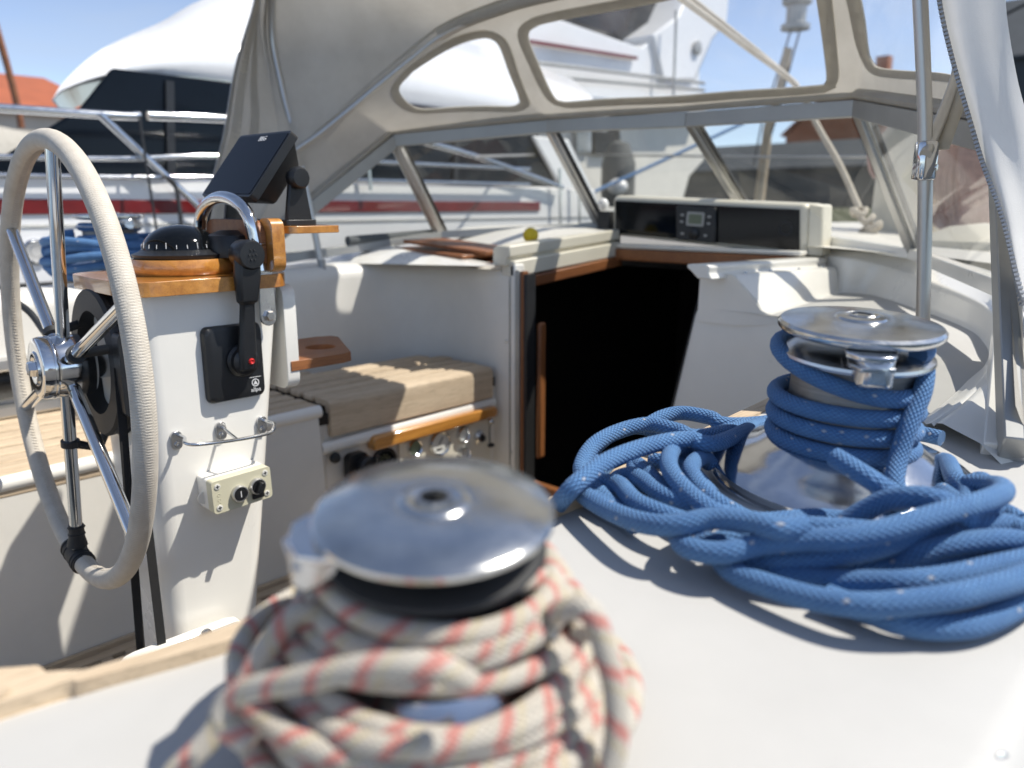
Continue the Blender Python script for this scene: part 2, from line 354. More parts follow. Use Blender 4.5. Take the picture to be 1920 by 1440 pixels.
def text(name, body, size, mtx, mat, parent, ext=.0004):
    c = bpy.data.curves.new(name, 'FONT'); c.body = body; c.size = size; c.extrude = ext; c.align_x = 'CENTER'; c.align_y = 'CENTER'
    t = bpy.data.objects.new(name, c); me = bpy.data.meshes.new_from_object(t); bpy.data.objects.remove(t); bpy.data.curves.remove(c)
    o = bpy.data.objects.new(name, me); col.objects.link(o); me.materials.clear(); me.materials.append(M[mat]); o.parent = parent
    o.matrix_local = Matrix.Translation(-org(parent)) @ mtx; ORG[o.name] = mtx.translation.copy(); return o
M['white'] = pm('white_print', (.75, .75, .75), .5); M['dial'] = pm('dial_white', (.7, .69, .64), .5); M['lcd'] = pm('grey_green_lcd', (.16, .19, .12), .35); M['redbtn'] = pm('red_plastic', (.62, .02, .02), .35)
# ---------------------------------------------------------------- water and far setting are at the end; here: the sailing yacht itself
CX = -1.52; YB = 2.0                                   # centreline, bulkhead
SOLE = -1.11
yacht = thing('sailing_yacht', (CX, .6, SOLE), 'white sailing yacht whose teak trimmed cockpit fills the picture', 'sailing yacht')
def lerp(a, b, t): return a + (b - a) * max(0, min(1, t))
def smooth(t): t = max(0, min(1, t)); return t * t * (3 - 2 * t)
# wall path round the starboard side of the cockpit and the bulkhead, top height along it
stb = spl([(-.60, -.9), (-.60, .2), (-.60, 1.2), (-.61, 1.55), (-.66, 1.82), (-.80, 1.97), (-1.0, 2.0), (-1.16, 2.0)] and [(-.66, -1.2, 0), (-.62, -.3, 0), (-.574, .08, 0), (-.550, .2, 0), (-.540, .5, 0), (-.562, 1.2, 0), (-.60, 1.55, 0), (-.66, 1.82, 0), (-.80, 1.97, 0), (-1.0, 2.0, 0), (-1.165, 2.0, 0)], 8)
def cab_z(x, y): return -.118 - .045 * (x + 1.5) - .10 * max(0, abs(x + 1.5) - .75) ** 1.6 - .012 * max(0, y - 3.0)
def stb_x(y):
    for a, b in zip(stb, stb[1:]):
        if a.y <= y <= b.y and b.y > a.y: return lerp(a.x, b.x, (y - a.y) / (b.y - a.y))
    return -1.165
def ztop_s(y): return lerp(-.333, -.290, smooth((y - .95) / .7))
def ztop_w(p): return lerp(ztop_s(p.y), -.203, smooth((-.985 - p.x) / .115)) if p.y > 1.9 else ztop_s(p.y)
def wall_sheet(path, ztop, rad, zbot, outward):
    """wall with a rounded top edge: rows go from the foot up over the edge; outward(p, tangent) points away from the cockpit"""
    rows = [[] for _ in range(12)]
    for i, p in enumerate(path):
        t = (path[min(i + 1, len(path) - 1)] - path[max(i - 1, 0)]).normalized(); nrm = outward(t); zt = ztop(p)
        prof = [(0.012, zbot), (0, zbot + .02), (0, (zbot + zt) / 2)] + [(rad * (1 - math.cos(R(a))), zt - rad + rad * math.sin(R(a))) for a in (0, 15, 30, 45, 60, 75, 90)] + [(rad + .015, zt - .004), (rad + .02, zt - .02)]
        for k, (d, z) in enumerate(prof): rows[k].append(p + nrm * d + V((0, 0, z)))
    return rows
def out_s(t): return V((t.y, -t.x, 0))
rows = wall_sheet(stb, lambda p: ztop_s(p.y), .022, -1.12, out_s); k = len(stb)
for r_ in rows:                                       # the edge of the opening leans in towards the foot
    for i in range(k - 7, k): r_[i] = r_[i] - V(((i - k + 8) / 7 * .203 * max(0, -.24 - r_[i].z), 0, 0))
mb = MB(); mb.grid(rows); mb.build('cockpit_side', 'gel', yacht)
# starboard coaming top and its outer face, swept from the stern to the cabin
mb = MB(); rows = []
ys = [-1.2 + i * .1 for i in range(31)] + [1.85, 1.9, 1.94, 1.965, 1.985, 1.995, 2.003, 2.05, 2.1, 2.2, 2.3, 2.4, 2.5, 2.6, 2.7]
for y in ys:
    zt = ztop_s(y)
    # inner limit of the flat top follows the wall path
    if y < 1.2: xi = stb_x(y)
    else:
        xi = stb_x(y)
    xi += .018 if y < 1.99 else .0
    if y > 1.99: xi = -1.10
    xo = -.085
    row = [(lerp(xi, xo, k / 8), y, zt) for k in range(9)]
    row += [(xo + .012, y, zt - .002), (xo + .022, y, zt - .008), (xo + .03, y, zt - .02), (.015, y, zt - .17), (.06, y, zt - .28), (.10, y, zt - .315), (.18, y, -.66), (.42, y, -.68), (.46, y, -.70), (.47, y, -1.9)]
    rows.append(row)
mb.grid(rows); mb.build('coaming', 'nonskid', yacht, ang=60)
# teak capping along the inner edge of the starboard coaming
mb = MB()
near = spl([(-.640, -1.2, 0), (-.600, -.3, 0), (-.559, .087, 0), (-.545, .14, 0), (-.519, .25, 0), (-.513, .38, 0), (-.514, .65, 0), (-.53, .95, 0), (-.555, 1.3, 0), (-.585, 1.6, 0)], 8)
farr = [p + V((-.014 - .014 * smooth((p.y - .13) / .2), 0, 0)) for p in near]
k0 = next(i for i, p in enumerate(near) if p.y > .112)
outl = [(p.x, p.y) for p in near] + [(p.x, p.y) for p in farr[::-1] if p.y > .135] + [(farr[k0].x - .004, .126), (farr[k0].x - .010, .118), (farr[k0].x - .014, .105), (-.60, .0), (-.69, -1.2)]
mb.prism(outl, -.338, -.322); mb.build('capping_board', 'teak', yacht, bevel=.003)
mb = MB(); mb.prism([(-.69, -.8), (-.646, -.8), (-.590, .105), (-.593, .118), (-.603, .127), (-.622, .126), (-.642, .10)], -.356, -.338); blk = mb.build('capping_board', 'teak', yacht, bevel=.004)
plug = MB().lathe([(0.0, 0), (.0075, 0), (.007, .0012), (0, .0014)], 20).build('wood_plug', 'teak', yacht, loc=(0, 0, 0)); plug.location = V((-.570, .09, -.3218)) - org(yacht)
for x, y in ((-.527, .32), (-.527, .6), (-.542, .95)): again(plug, (x, y, -.3218), yacht)
# ----- port side: wall, coaming top, deck
prt = spl([(-2.60, -1.2, 0), (-2.585, .2, 0), (-2.565, .9, 0), (-2.545, 1.4, 0), (-2.56, 1.72, 0), (-2.50, 1.95, 0), (-2.32, 2.035, 0), (-2.05, 2.0, 0), (-1.945, 2.0, 0)], 8)
def ztop_p(p): return lerp(-.245, -.222, (p.y - .5) / 1.2) if p.x < -2.3 else lerp(-.222, -.205, (p.x + 2.3) / .3)
def out_p(t): return V((-t.y, t.x, 0))
mb = MB(); mb.grid(wall_sheet(prt, ztop_p, .055, -1.12, out_p)); mb.build('cockpit_side', 'gelgrey', yacht)
mb = MB(); rows = []
for y in [-1.2 + i * .1 for i in range(33)]:
    xi = -2.62 if y < 1.9 else -1.99
    zi = lerp(-.245, -.222, (y - .5) / 1.2) if y < 1.9 else -.205
    zw = lerp(zi, -.125, smooth((y - 1.5) / .8))
    row = [(xi, y, zi - .001), (lerp(xi, -2.75, .5), y, lerp(zi, zw, .5)), (-2.72, y, zw), (-2.80, y, lerp(zw - .03, zw, smooth((y - 1.4) / .5))), (-2.88, y, zw - .05), (-2.98, y, lerp(-.42, -.22, smooth((y - 1.2) / 1.0))), (-3.2, y, -.42), (-3.33, y, -.44), (-3.35, y, -.5), (-3.36, y, -1.92)]
    rows.append(row)
mb.grid(rows); mb.build('side_deck', 'gel', yacht, ang=50)
# ----- bulkhead left of the opening + jambs, cabin top in three pieces with the hatch opening between
mb = MB(); mb.box((-1.945, YB, -1.12), (-1.915, YB + .05, -.2)); mb.build('door_jamb', 'gel', yacht, bevel=.008)
def cab_patch(x0, x1, y0, y1, nx, ny):
    mb.grid([[(lerp(x0, x1, i / nx), lerp(y0, y1, j / ny), lerp(-.226 if x1 < -1.5 else -.212, cab_z(lerp(x0, x1, i / nx), lerp(y0, y1, j / ny)), smooth((lerp(y0, y1, j / ny) - 2.0) / .55))) for i in range(nx + 1)] for j in range(ny + 1)])
mb = MB(); cab_patch(-2.72, -1.94, 2.0, 2.66, 8, 8); cab_patch(-2.72, -.2, 2.66, 7.5, 16, 20)
mb.build('cabin_top', 'gelgrey', yacht, ang=50)
# moulded wall round the shelf and the flange that carries the windscreen
wb = spl([(-1.12, 2.74, -.292), (-1.03, 2.692, -.292), (-.925, 2.701, -.292), (-.658, 2.364, -.292), (-.486, 2.10, -.292), (-.403, 1.90, -.292), (-.354, 1.721, -.292), (-.319, 1.466, -.292), (-.312, 1.25, -.302), (-.34, 1.10, -.328)], 6)
wt = spl([(-1.12, 2.75, -.170), (-1.019, 2.702, -.172), (-.888, 2.714, -.194), (-.648, 2.370, -.210), (-.480, 2.108, -.222), (-.393, 1.904, -.234), (-.338, 1.725, -.243), (-.296, 1.471, -.257), (-.290, 1.247, -.285), (-.33, 1.08, -.331)], 6)
wf = spl([(-1.15, 2.85, -.137), (-1.02, 2.79, -.142), (-.86, 2.76, -.150), (-.60, 2.46, -.158), (-.445, 2.17, -.165), (-.365, 1.92, -.168), (-.31, 1.735, -.173), (-.24, 1.47, -.22), (-.225, 1.22, -.29), (-.26, 1.02, -.334)], 6)
rows = []
for a, b, c in list(zip(wb, wt, wf))[:-4]:
    n = (b - a); n.z = 0; o = V((c.x - b.x, c.y - b.y, 0)); o = o.normalized() if o.length > 1e-6 else V((1, 0, 0)); d = V((0, 0, 1))
    rows.append([a - o * .016 - d * .004, a - o * .006 + d * .001, a + d * .007, a.lerp(b, .35), a.lerp(b, .75), b - d * .006, b + o * .004, b + o * .014 + d * .002, b.lerp(c, .5) + d * .002, c, c + o * .06 - d * .03, c + o * .10 - d * .12])
mb = MB(); mb.grid(rows); mb.build('windscreen_plinth', 'gel', yacht, ang=55)
# stepped moulding between the hatch opening and the shelf
rows = []
for i in range(15):
    y = 2.0 + i * .05; t = i / 14; zl = lerp(-.187, -.204, t); xb = lerp(-.958, -1.035, t)
    rows.append([(-1.155, y, zl - .06), (-1.155, y, zl + .004), (-1.068, y, zl), (-1.058, y, zl - .003), (-1.050, y, zl - .012), (lerp(-1.050, xb, .62), y, zl - .062), (lerp(-1.050, xb, .85), y, -.281), (xb, y, -.288), (xb + .022, y, -.2925)])
mb = MB(); mb.grid(rows); k = 9; mb.f.append(tuple(range(k))[::-1]); mb.prism([(-1.170, -.33), (-1.168, -.19), (-1.155, -.184), (-1.066, -.188), (-1.052, -.198), (-1.0, -.248), (-.975, -.278), (-.945, -.2915), (-.905, -.2935), (-.88, -.298), (-.95, -.318), (-1.05, -.33)], -.012, .0045, frame((0, 2.0, 0), (1, 0, 0), (0, 0, 1)))
mb.build('hatch_moulding', 'gel', yacht, ang=45)
# moulded hatch rails beside the sliding hatch
def rail_strip(pts, prof, name, m):
    mb = MB(); P = [V(p) for p in pts]; rows = []
    for i, p in enumerate(P): rows.append([p + V((x, 0, z)) for x, z in prof])
    mb.grid(rows, closed=True); n = len(prof); k = len(rows)
    mb.f.append(tuple(range(n))[::-1]); mb.f.append(tuple((k - 1) * n + i for i in range(n))); return mb.build(name, m, yacht, bevel=.005)
stp = [(-1.13, 1.915, -.157), (-1.13, 2.71, -.173)]
rail_strip(stp, [(-.035, -.012), (-.035, -.002), (-.02, .0), (.030, .0), (.038, -.006), (.034, -.022), (.042, -.034), (.046, -.040), (.0, -.040), (-.022, -.02)], 'hatch_rail', 'gel')
rail_strip([(-1.965, 1.985, -.150), (-1.965, 2.64, -.105)], [(-.05, -.06), (-.05, .0), (-.03, .012), (.035, .012), (.035, -.028), (.02, -.032), (.02, -.06)], 'hatch_rail', 'cream')
rail_strip([(-1.955, 2.0, -.213), (-1.955, 2.64, -.165)], [(-.03, -.035), (-.03, .022), (.035, .022), (.035, -.035)], 'hatch_coaming', 'cream')
rail_strip([(-1.943, 2.052, -.262), (-1.943, 2.64, -.212)], [(-.02, -.03), (-.02, .012), (.03, .012), (.03, -.03)], 'hatch_trim', 'oil')
mb = MB(); mb.box((-1.93, 2.60, -.215), (-1.15, 2.63, -.17)); mb.build('hatch_beam', 'oil', yacht, bevel=.004)
mb = MB(); mb.box((-1.92, 2.60, -.167), (-1.14, 2.66, -.150)); mb.build('hatch_front', 'gelgrey', yacht, bevel=.006)
scr = MB().lathe([(0, 0), (.006, 0), (.0055, .0025), (.003, .0035), (0, .0035)], 14).build('screw_head', 'steel', yacht, loc=(0, 0, 0)); scr.location = V((-1.072, 2.08, -.188)) - org(yacht)
for y, z in ((2.24, -.192), (2.44, -.197), (2.63, -.2015)): again(scr, (-1.072, y, z), yacht)
again(scr, (-1.957,1.998,-0.484), yacht, (R(90), 0, 0)); again(scr, (-1.935,1.998,-0.907), yacht, (R(90), 0, 0))
# starboard jamb of the opening: a white board that leans in towards the foot
mb = MB(); mb.prism([(-1.172, -.26), (-1.165, -.24), (-1.34, -1.1), (-1.352, -1.1)], -.004, .034, frame((0, YB + .03, 0), (1, 0, 0), (0, 0, 1))); mb.build('washboard_channel', 'rubber', yacht)
# port washboard channel: aluminium, teak strip, black slot
mb = MB(); mb.box((-1.913, YB - .004, -1.1), (-1.893, YB + .03, -.222)); mb.build('washboard_channel', 'alugrey', yacht, bevel=.002)
mb = MB(); mb.box((-1.891, YB + .002, -1.1), (-1.878, YB + .03, -.225)); mb.build('washboard_strip', 'oilz', yacht, bevel=.002)
mb = MB(); mb.box((-1.876, YB + .004, -1.1), (-1.862, YB + .05, -.235)); mb.build('washboard_seal', 'rubber', yacht)
# cabin behind the opening, its shade painted as near-black walls
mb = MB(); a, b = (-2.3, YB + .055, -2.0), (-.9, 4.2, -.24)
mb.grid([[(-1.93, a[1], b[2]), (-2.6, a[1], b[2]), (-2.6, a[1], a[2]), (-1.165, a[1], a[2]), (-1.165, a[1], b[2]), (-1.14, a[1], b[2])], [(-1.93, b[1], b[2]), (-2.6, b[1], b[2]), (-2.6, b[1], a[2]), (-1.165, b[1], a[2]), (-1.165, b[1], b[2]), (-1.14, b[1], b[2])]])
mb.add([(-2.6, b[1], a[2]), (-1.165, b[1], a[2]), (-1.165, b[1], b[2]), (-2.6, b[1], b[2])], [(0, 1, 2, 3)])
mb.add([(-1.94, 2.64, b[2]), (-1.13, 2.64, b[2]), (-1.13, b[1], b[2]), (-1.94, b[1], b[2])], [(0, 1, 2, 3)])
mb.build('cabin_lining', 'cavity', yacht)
mb = MB(); mb.box((-1.905, 2.10, -.95), (-1.885, 2.14, -.42)); mb.build('grab_rail', 'oilz', yacht, bevel=.01)
mb = MB(); mb.box((-1.875, YB + .03, -1.12), (-1.16, YB + .07, -1.02)); mb.build('companion_sill', 'oil', yacht, bevel=.005)
# ----- cockpit sole: dark well and a teak grating of single bars
mb = MB(); mb.box((-2.1, -1.2, -1.17), (-.6, 2.0, -1.15)); mb.build('cockpit_sole', 'tube', yacht)
bl = MB().box((-.016, -1.1, -.014), (.016, 1.0, .014)).build('grating_bar', 'teak', yacht, loc=(0, 0, 0), bevel=.002, seg=1)
bt = MB().box((-.45, -.0145, -.0125), (.45, .0145, .0125)).build('grating_bar', 'teakx', yacht, loc=(0, 0, 0), bevel=.002, seg=1)
bl.location = V((-1.965, .95, SOLE - .014)) - org(yacht); bt.location = V((CX, -.1, SOLE - .0165)) - org(yacht)
for i in range(1, 17): again(bl, (-1.965 + i * .0556, .95, SOLE - .014), yacht)
for i in range(1, 36): again(bt, (CX, -.1 + i * .0582, SOLE - .0165), yacht)
mb = MB(); mb.box((-2.0, -1.0, -1.15), (-1.985, 2.0, -1.10)); mb.build('grating_border', 'teak', yacht)
# ----- port seat: front panel, lip, slats and the thick nosing board
seat = MB().box((-2.60, -1.0, -.66), (-2.012, 1.99, -.626)).build('seat', 'cavity', yacht)  # near-black base paints shade into the gaps between the slats
mb = MB(); mb.grid([[(-2.004, -1.1, -1.13), (-2.004, 1.16, -1.13), (-2.004, 1.245, -1.13)], [(-2.0, -1.1, -.628), (-2.0, 1.16, -.628), (-2.0, 1.22, -.628)]]); mb.build('seat_front', 'gelgrey', yacht)
mb = MB(); mb.grid([[(-2.03, 1.24, -1.13), (-2.03, 2.0, -1.13)], [(-2.022, 1.24, -.66), (-2.022, 2.0, -.66)]])
mb.grid([[(-2.004, 1.245, -1.13), (-2.03, 1.26, -1.13)], [(-2.0, 1.22, -.66), (-2.022, 1.25, -.66)]]); mb.build('seat_front', 'gelgrey', yacht)
mb = MB(); mb.tube([(-2.008, .3, -.625), (-2.008, 1.23, -.612)], .02, 12, flat=(1, .9)); mb.build('lip', 'gel', seat)
mb = MB(); mb.tube([(-2.012, 1.23, -.735), (-2.012, 1.985, -.722)], .017, 12, flat=(1.2, .8)); mb.build('lip', 'gel', seat)
def nosing(y0, y1, zt, zb):
    prof = [(-2.085, zt), (-2.02, zt), (-2.008, zt - .004), (-2.0, zt - .012), (-1.997, zt - .03), (-1.999, zb), (-2.018, zb), (-2.03, zt - .024), (-2.085, zt - .024)]
    m = MB(); m.grid([[(x, y0, z) for x, z in prof], [(x, y1, z) for x, z in prof]], closed=True); n = len(prof); m.f += [tuple(range(n))[::-1], tuple(range(n, 2 * n))]; return m.build('nosing_board', 'teak', seat, bevel=.003)
nosing(1.262, 1.968, -.583, -.700); nosing(-1.0, .80, -.598, -.655)
def back_y(x): return min((p.y for p in prt if p.y > 1.5 and abs(p.x - x) < .12), default=2.0) - .03
for k in range(6):
    x1 = -2.10 - k * .079; x0 = x1 - .058
    ye = 1.972 if k < 2 else back_y((x0 + x1) / 2) + (.0 if k < 4 else -.06)
    m = MB(); m.prism([(x0, 1.262), (x1, 1.262), (x1, ye + .012), (x0, ye - .006)], -.607, -.583 - .001 * (k % 2)); m.build('slat', 'teak', seat, bevel=.008, seg=3)
    if x0 > -2.56: m = MB(); m.prism([(x0, -1), (x1, -1), (x1, 1.25), (x0, 1.25)], -.622, -.599 - .001 * (k % 2)); m.build('slat', 'teak', seat, bevel=.008, seg=3)
m = MB(); m.prism([(-2.088, .805), (-2.035, .805), (-2.035, 1.25), (-2.088, 1.25)], -.622, -.6); m.build('slat', 'teak', seat, bevel=.008, seg=3)
# recess in the port coaming side behind the wheel: two bolted rails and a flat black sheet painting the shade inside
rc = MB(); rc.grid([[(-2.572, -.4, -.56), (-2.556, 1.02, -.535)], [(-2.584, -.4, -.46), (-2.566, 1.02, -.435)]]); recess = rc.build('recess_shade_sheet', 'black', yacht, solid=.02)
for z, w in ((-.437, .03), (-.573, .028)):
    m = MB(); m.grid([[(x, -.4, z + zz - .025), (x + .018, 1.06, z + zz)] for x, zz in ((-2.60, -.015), (-2.55, -.015), (-2.545, -.008), (-2.548, .016), (-2.56, .02), (-2.60, .02))]); m.build('rail_flange', 'alu', recess)
bolt = MB().lathe([(0, 0), (.010, 0), (.010, .004), (.006, .008), (0, .009)], 16).build('bolt_head', 'steel', recess, loc=(0, 0, 0)); bolt.location = V((-2.545, .95, -.44)) - org(recess); bolt.rotation_euler = (0, R(90), 0)
for y, z in ((.68, -.443), (.45, -.447), (.55, -.58), (.80, -.577)): again(bolt, (-2.545, y, z), recess, (0, R(90), 0))
# ----- instruments in the starboard face of the port seat (engine panel)
pan = thing('engine_instruments', (-2.0, 1.7, -.9), 'cream engine instrument panel with round gauges under the port seat', 'instrument panel')
FX = frame((-2.0, 0, 0), (0, 1, 0), (0, 0, 1))                  # plate coordinates: (Y, Z) -> out of the seat front is +X
def on(y, z, out=0): return frame((-2.021 + out, y, z), (0, 1, 0), (0, 0, 1))
m = MB(); m.prism(rrect(.43, .20, .012, 4, 0, 0), 0, .012, on(1.745, -.855)); m.build('face_plate', 'cream', pan, bevel=.003)
def gauge(y, z, r, face='dial', needle=True):
    m = MB(); m.ring([(r, .012), (r, .024), (r * .93, .03), (r * .8, .026), (r * .78, .012)], 32, on(y, z)); b = m.build('gauge', 'chrome', pan)
    m = MB(); m.lathe([(0, .016), (r * .8, .016)], 24, on(y, z)); m.build('dial', face, b)
    if needle:
        m = MB(); m.box((-.0015, -r * .1, .018), (.0015, r * .55, .0195), on(y, z) @ Matrix.Rotation(R(-40), 4, 'Z')); m.build('needle', 'black', b)
        m = MB(); m.box((-r * .3, -r * .5, .018), (r * .3, -r * .4, .019), on(y, z)); m.build('dial_print', 'black', b)
gauge((-2,1.703,-0.821)[1], (-2,1.703,-0.821)[2], .047); gauge((-2,1.59,-0.811)[1], (-2,1.59,-0.811)[2], .03, 'lcd', False)
gauge((-2,1.816,-0.812)[1], (-2,1.816,-0.812)[2], .028, 'dial', False); gauge((-2,1.82,-0.889)[1], (-2,1.82,-0.889)[2], .026, 'dial', False)
m = MB(); m.lathe([(.026, .012), (.026, .022), (.016, .028), (.012, .026)], 24, on(*(-2,1.899,-0.841)[1:])); m.lathe([(.012, .026), (.012, .036), (0, .037)], 16, on(*(-2,1.899,-0.841)[1:])); k = m.build('key_switch', 'chrome', pan)
m = MB(); m.lathe([(.013, .033), (.013, .039), (0, .040)], 16, on(*(-2,1.899,-0.841)[1:])); m.build('switch_cap', 'black', k)
gy, gz = (-2,1.471,-0.836)[1:]
m = MB(); m.ring([(.05, 0), (.05, .01), (.044, .013), (.04, .008), (.04, 0)], 36, on(gy, gz)); dd = m.build('round_display', 'black', pan)
m = MB(); m.lathe([(0, .004), (.041, .004)], 24, on(gy, gz)); m.build('display_face', 'blackgloss', dd)
for q in range(5):
    m = MB(); m.box((-.0012, .012, .0045), (.0012, .028, .0055), on(gy, gz) @ Matrix.Rotation(R(60 - q * 30), 4, 'Z')); m.build('display_mark', 'lcd', dd)
m = MB(); m.prism([(1.405, -.775), (1.405, -.735), (1.418, -.728), (1.955, -.728), (1.972, -.738), (1.972, -.758), (1.96, -.770)], 0, .045, frame((-2.02, 0, 0), (0, 1, 0), (0, 0, 1)))
tag(m.build('wooden_hood', 'varn', bevel=.007), 'varnished teak rail fixed above the engine gauges', 'wooden rail')
m = MB(); m.lathe([(.017, 0), (.018, .008), (.013, .018), (0, .021)], 20, frame((-2.003, *(-2,1.27,-0.769)[1:]), (0, 1, 0), (0, 0, 1)))
tag(m.build('round_plug', 'rubber'), 'small black round plug in the grey seat front', 'plug')
sk = thing('power_socket', (-2.0, 1.35, -.85), 'black shore power socket with a hinged cap beside the gauges', 'socket')
sy, szz = (-2,1.342,-0.822)[1:]
m = MB(); m.prism(rrect(.075, .11, .02, 5), 0, .03, frame((-2.005, sy, szz), (0, 1, 0), (0, 0, 1))); m.build('base', 'black', sk, bevel=.004)
m = MB(); m.lathe([(.03, .02), (.034, .03), (.034, .055), (.028, .06), (0, .06)], 24, frame((-2.0, sy + .018, szz + .012), (0, 1, 0), (0, 0, 1))); m.build('cap', 'black', sk)
m = MB(); m.tube([(-1.94, sy + .045, szz + .045), (-1.94, sy + .05, szz - .02)], .01, 10); m.build('hinge', 'rubber', sk)
kc = thing('pull_cord', (-1.985, 1.95, -.86), 'thin black pull cord with a chrome knob beside the companionway', 'cord')
py, pz = (-1.99,1.943,-0.785)[1:]
m = MB(); m.ball((-1.985, py, pz), .012); m.build('knob', 'steel', kc)
m = MB(); m.tube(spl([(-1.992, py, pz - .01), (-1.988, py - .006, pz - .05), (-1.989, py - .002, pz - .085)], 6), .0022, 6); m.build('cord', 'rubber', kc)
m = MB(); m.ball((-1.988, py + .002, pz - .094), .012, 10, (1, 1.3, .7)); m.build('tassel', 'rubber', kc)
# teak washboards stacked on the port deck
for i, (px, y0, y1, x0, x1, z, tilt) in enumerate(((0, 1.98, 2.22, -2.5, -2.12, -.205, 2), (0, 1.96, 2.2, -2.58, -2.14, -.184, -1), (0, 2.0, 2.24, -2.54, -2.1, -.162, 3))):
    m = MB(); m.box((x0, y0, z), (x1, y1, z + .014)); o = m.build('washboard', 'oil' if i != 1 else 'oilz', bevel=.003); o.rotation_euler = (0, R(tilt * .6 + 2.5), R(tilt * 2))
    tag(o, ('lowest teak washboard of the stack on the port deck', 'middle teak washboard, jutting furthest left in its stack', 'topmost teak washboard of the stack by the hatch')[i], 'washboard', 'teak washboards stacked by the hatch')
m = MB(); m.ball((-2.05,2.227,-0.109), .03); tag(m.build('float', 'yellow'), 'small round yellow float behind the hatch rail', 'float')
m = MB(); a, b = V((-2.64,1.79,-0.135)), V((-2.64,2.306,-0.114)); m.tube([a, b], .019, 16); tag(m.build('padded_tube', 'tube'), 'dark grey padded tube lying along the port windscreen foot', 'tube')
# ---------------------------------------------------------------- steering pedestal
ped = thing('steering_pedestal', (CX, .64, SOLE), 'white steering pedestal with a varnished teak top behind the wheel', 'pedestal')
def ped_sec(z):
    """outline of the column at height z"""
    t = (z + .15) / (-1.1 + .15); y0 = .505 - .002 * t; y1 = lerp(.79, .652, t); hw = lerp(.128, .098, t)
    return [(CX + x, (y0 + y1) / 2 + y, z) for x, y in rrect(2 * hw + .0, y1 - y0, .035, 6)]
m = MB(); zs = [-1.12, -1.0, -.85, -.7, -.55, -.4, -.28, -.2, -.152]
rows = [ped_sec(z) for z in zs]; 
# keep the starboard face flat and near X = -1.40
for r_ in rows:
    mx = max(p[0] for p in r_)
    for i, p in enumerate(r_): r_[i] = (p[0] + (-1.398 - mx), p[1], p[2])
m.grid(rows, closed=True); m.f.append(tuple(range(len(rows[0])))[::-1]); m.f.append(tuple(len(m.v) - len(rows[0]) + i for i in range(len(rows[0])))); m.build('column', 'gel', ped, ang=50)
m = MB(); m.prism(rrect(.24, .215, .025, 5), 0, .028, frame((CX - .005, .792, -.262), (-1, 0, 0), (0, 0, 1))); m.build('front_cover', 'gel', ped, bevel=.012, seg=3)
m = MB(); m.prism(rrect(.315, .315, .05, 8, CX - .002, .640), -.153, -.127); m.build('table_board', 'varnx', ped, bevel=.011, seg=4)
cbase = V((-1.515, .645, 0))
m = MB(); m.lathe([(0, -.127), (.092, -.127), (.098, -.12), (.099, -.108), (.094, -.097), (.06, -.096), (0, -.096)], 48, Matrix.Translation(cbase)); m.build('compass_block', 'varnx', ped)
# foot brace with its bolt
m = MB(); m.prism([(.40, -.86), (.40, -.806), (.408, -.797), (.43, -.793), (.600, -.797), (.622, -.803), (.628, -.82), (.628, -.86)], -1.376, -1.352, frame((0, 0, 0), (0, 1, 0), (0, 0, 1))); fb = m.build('foot_brace', 'gel', ped, bevel=.005)
m = MB(); m.lathe([(0, 0), (.011, 0), (.011, .005), (.006, .008), (.004, .006), (0, .006)], 16, frame((-1.351,0.551,-0.801), (0, 1, 0), (0, 0, 1))); m.build('bolt', 'worn', fb)
m = MB(); m.box((-1.40, .388, -.86), (-1.345, .415, -.812)); m.build('strap_anchor', 'black', ped, bevel=.004)
# compass
cmp_ = thing('compass', tuple(cbase + V((0, 0, -.096))), 'glossy black dome compass on the teak pedestal top', 'compass')
m = MB(); m.lathe([(.06, -.0958), (.088, -.0955), (.090, -.089), (.078, -.085), (.072, -.08), (.06, -.08)], 48, Matrix.Translation(cbase)); m.build('flange', 'black', cmp_)
m = MB(); m.lathe([(.072 * math.cos(R(a)), -.084 + .050 * math.sin(R(a))) for a in (0, 10, 20, 30, 40, 50, 60, 70, 80)] + [(0, -.0335)], 48, Matrix.Translation(cbase)); m.build('dome', 'blackgloss', cmp_)
for k in range(24):
    m = MB(); a = R(k * 15); d = V((math.cos(a), math.sin(a), 0)); p = cbase + d * .0717 + V((0, 0, -.077)); q = cbase + d * .0705 + V((0, 0, -.070 if k % 3 else -.066)); m.tube([p, q], .0007, 4); m.build('scale_mark', 'white', cmp_)
m = MB(); c2 = cbase + V((.05, .075, 0)); m.lathe([(0, -.096), (.05, -.096), (.052, -.075), (.043, -.055), (.02, -.046), (0, -.045)], 32, Matrix.Translation(c2)); m.build('hood', 'black', cmp_)
# guard arch
gd = thing('pedestal_guard', (-1.49, .735, -.127), 'polished steel guard arch over the compass on the pedestal', 'guard rail')
gpts = [(-1.60, .72, -.128), (-1.60, .722, -.06)] + [(-1.49 + .11 * math.cos(R(a)), .724, -.045 + .062 * math.sin(R(a))) for a in range(165, 14, -15)] + [(-1.38, .728, -.06), (-1.374, .732, -.12)]
m = MB(); m.tube(spl(gpts, 4), .0125, 20); m.build('tube', 'steel', gd)
m = MB(); lug = [(0, .11)] + [(.016 * math.cos(R(a)), -.02 + .016 * math.sin(R(a))) for a in range(180, 361, 20)]
m.prism([(-.012, .10), (-.017, -.02)] + [(.017 * math.cos(R(a)), -.02 + .017 * math.sin(R(a))) for a in range(190, 351, 20)] + [(.017, -.02), (.012, .10)], 0, .006, frame((-1.379, .742, -.19), (0, 1, 0), (0, 0, 1))); lg = m.build('lug', 'worn', gd, bevel=.002)
m = MB(); m.lathe([(.011, 0), (.011, .006), (.008, .009), (0, .009)], 6, frame((-1.373, .742, -.207), (0, 1, 0), (0, 0, 1))); m.build('bolt_head', 'worn', lg)
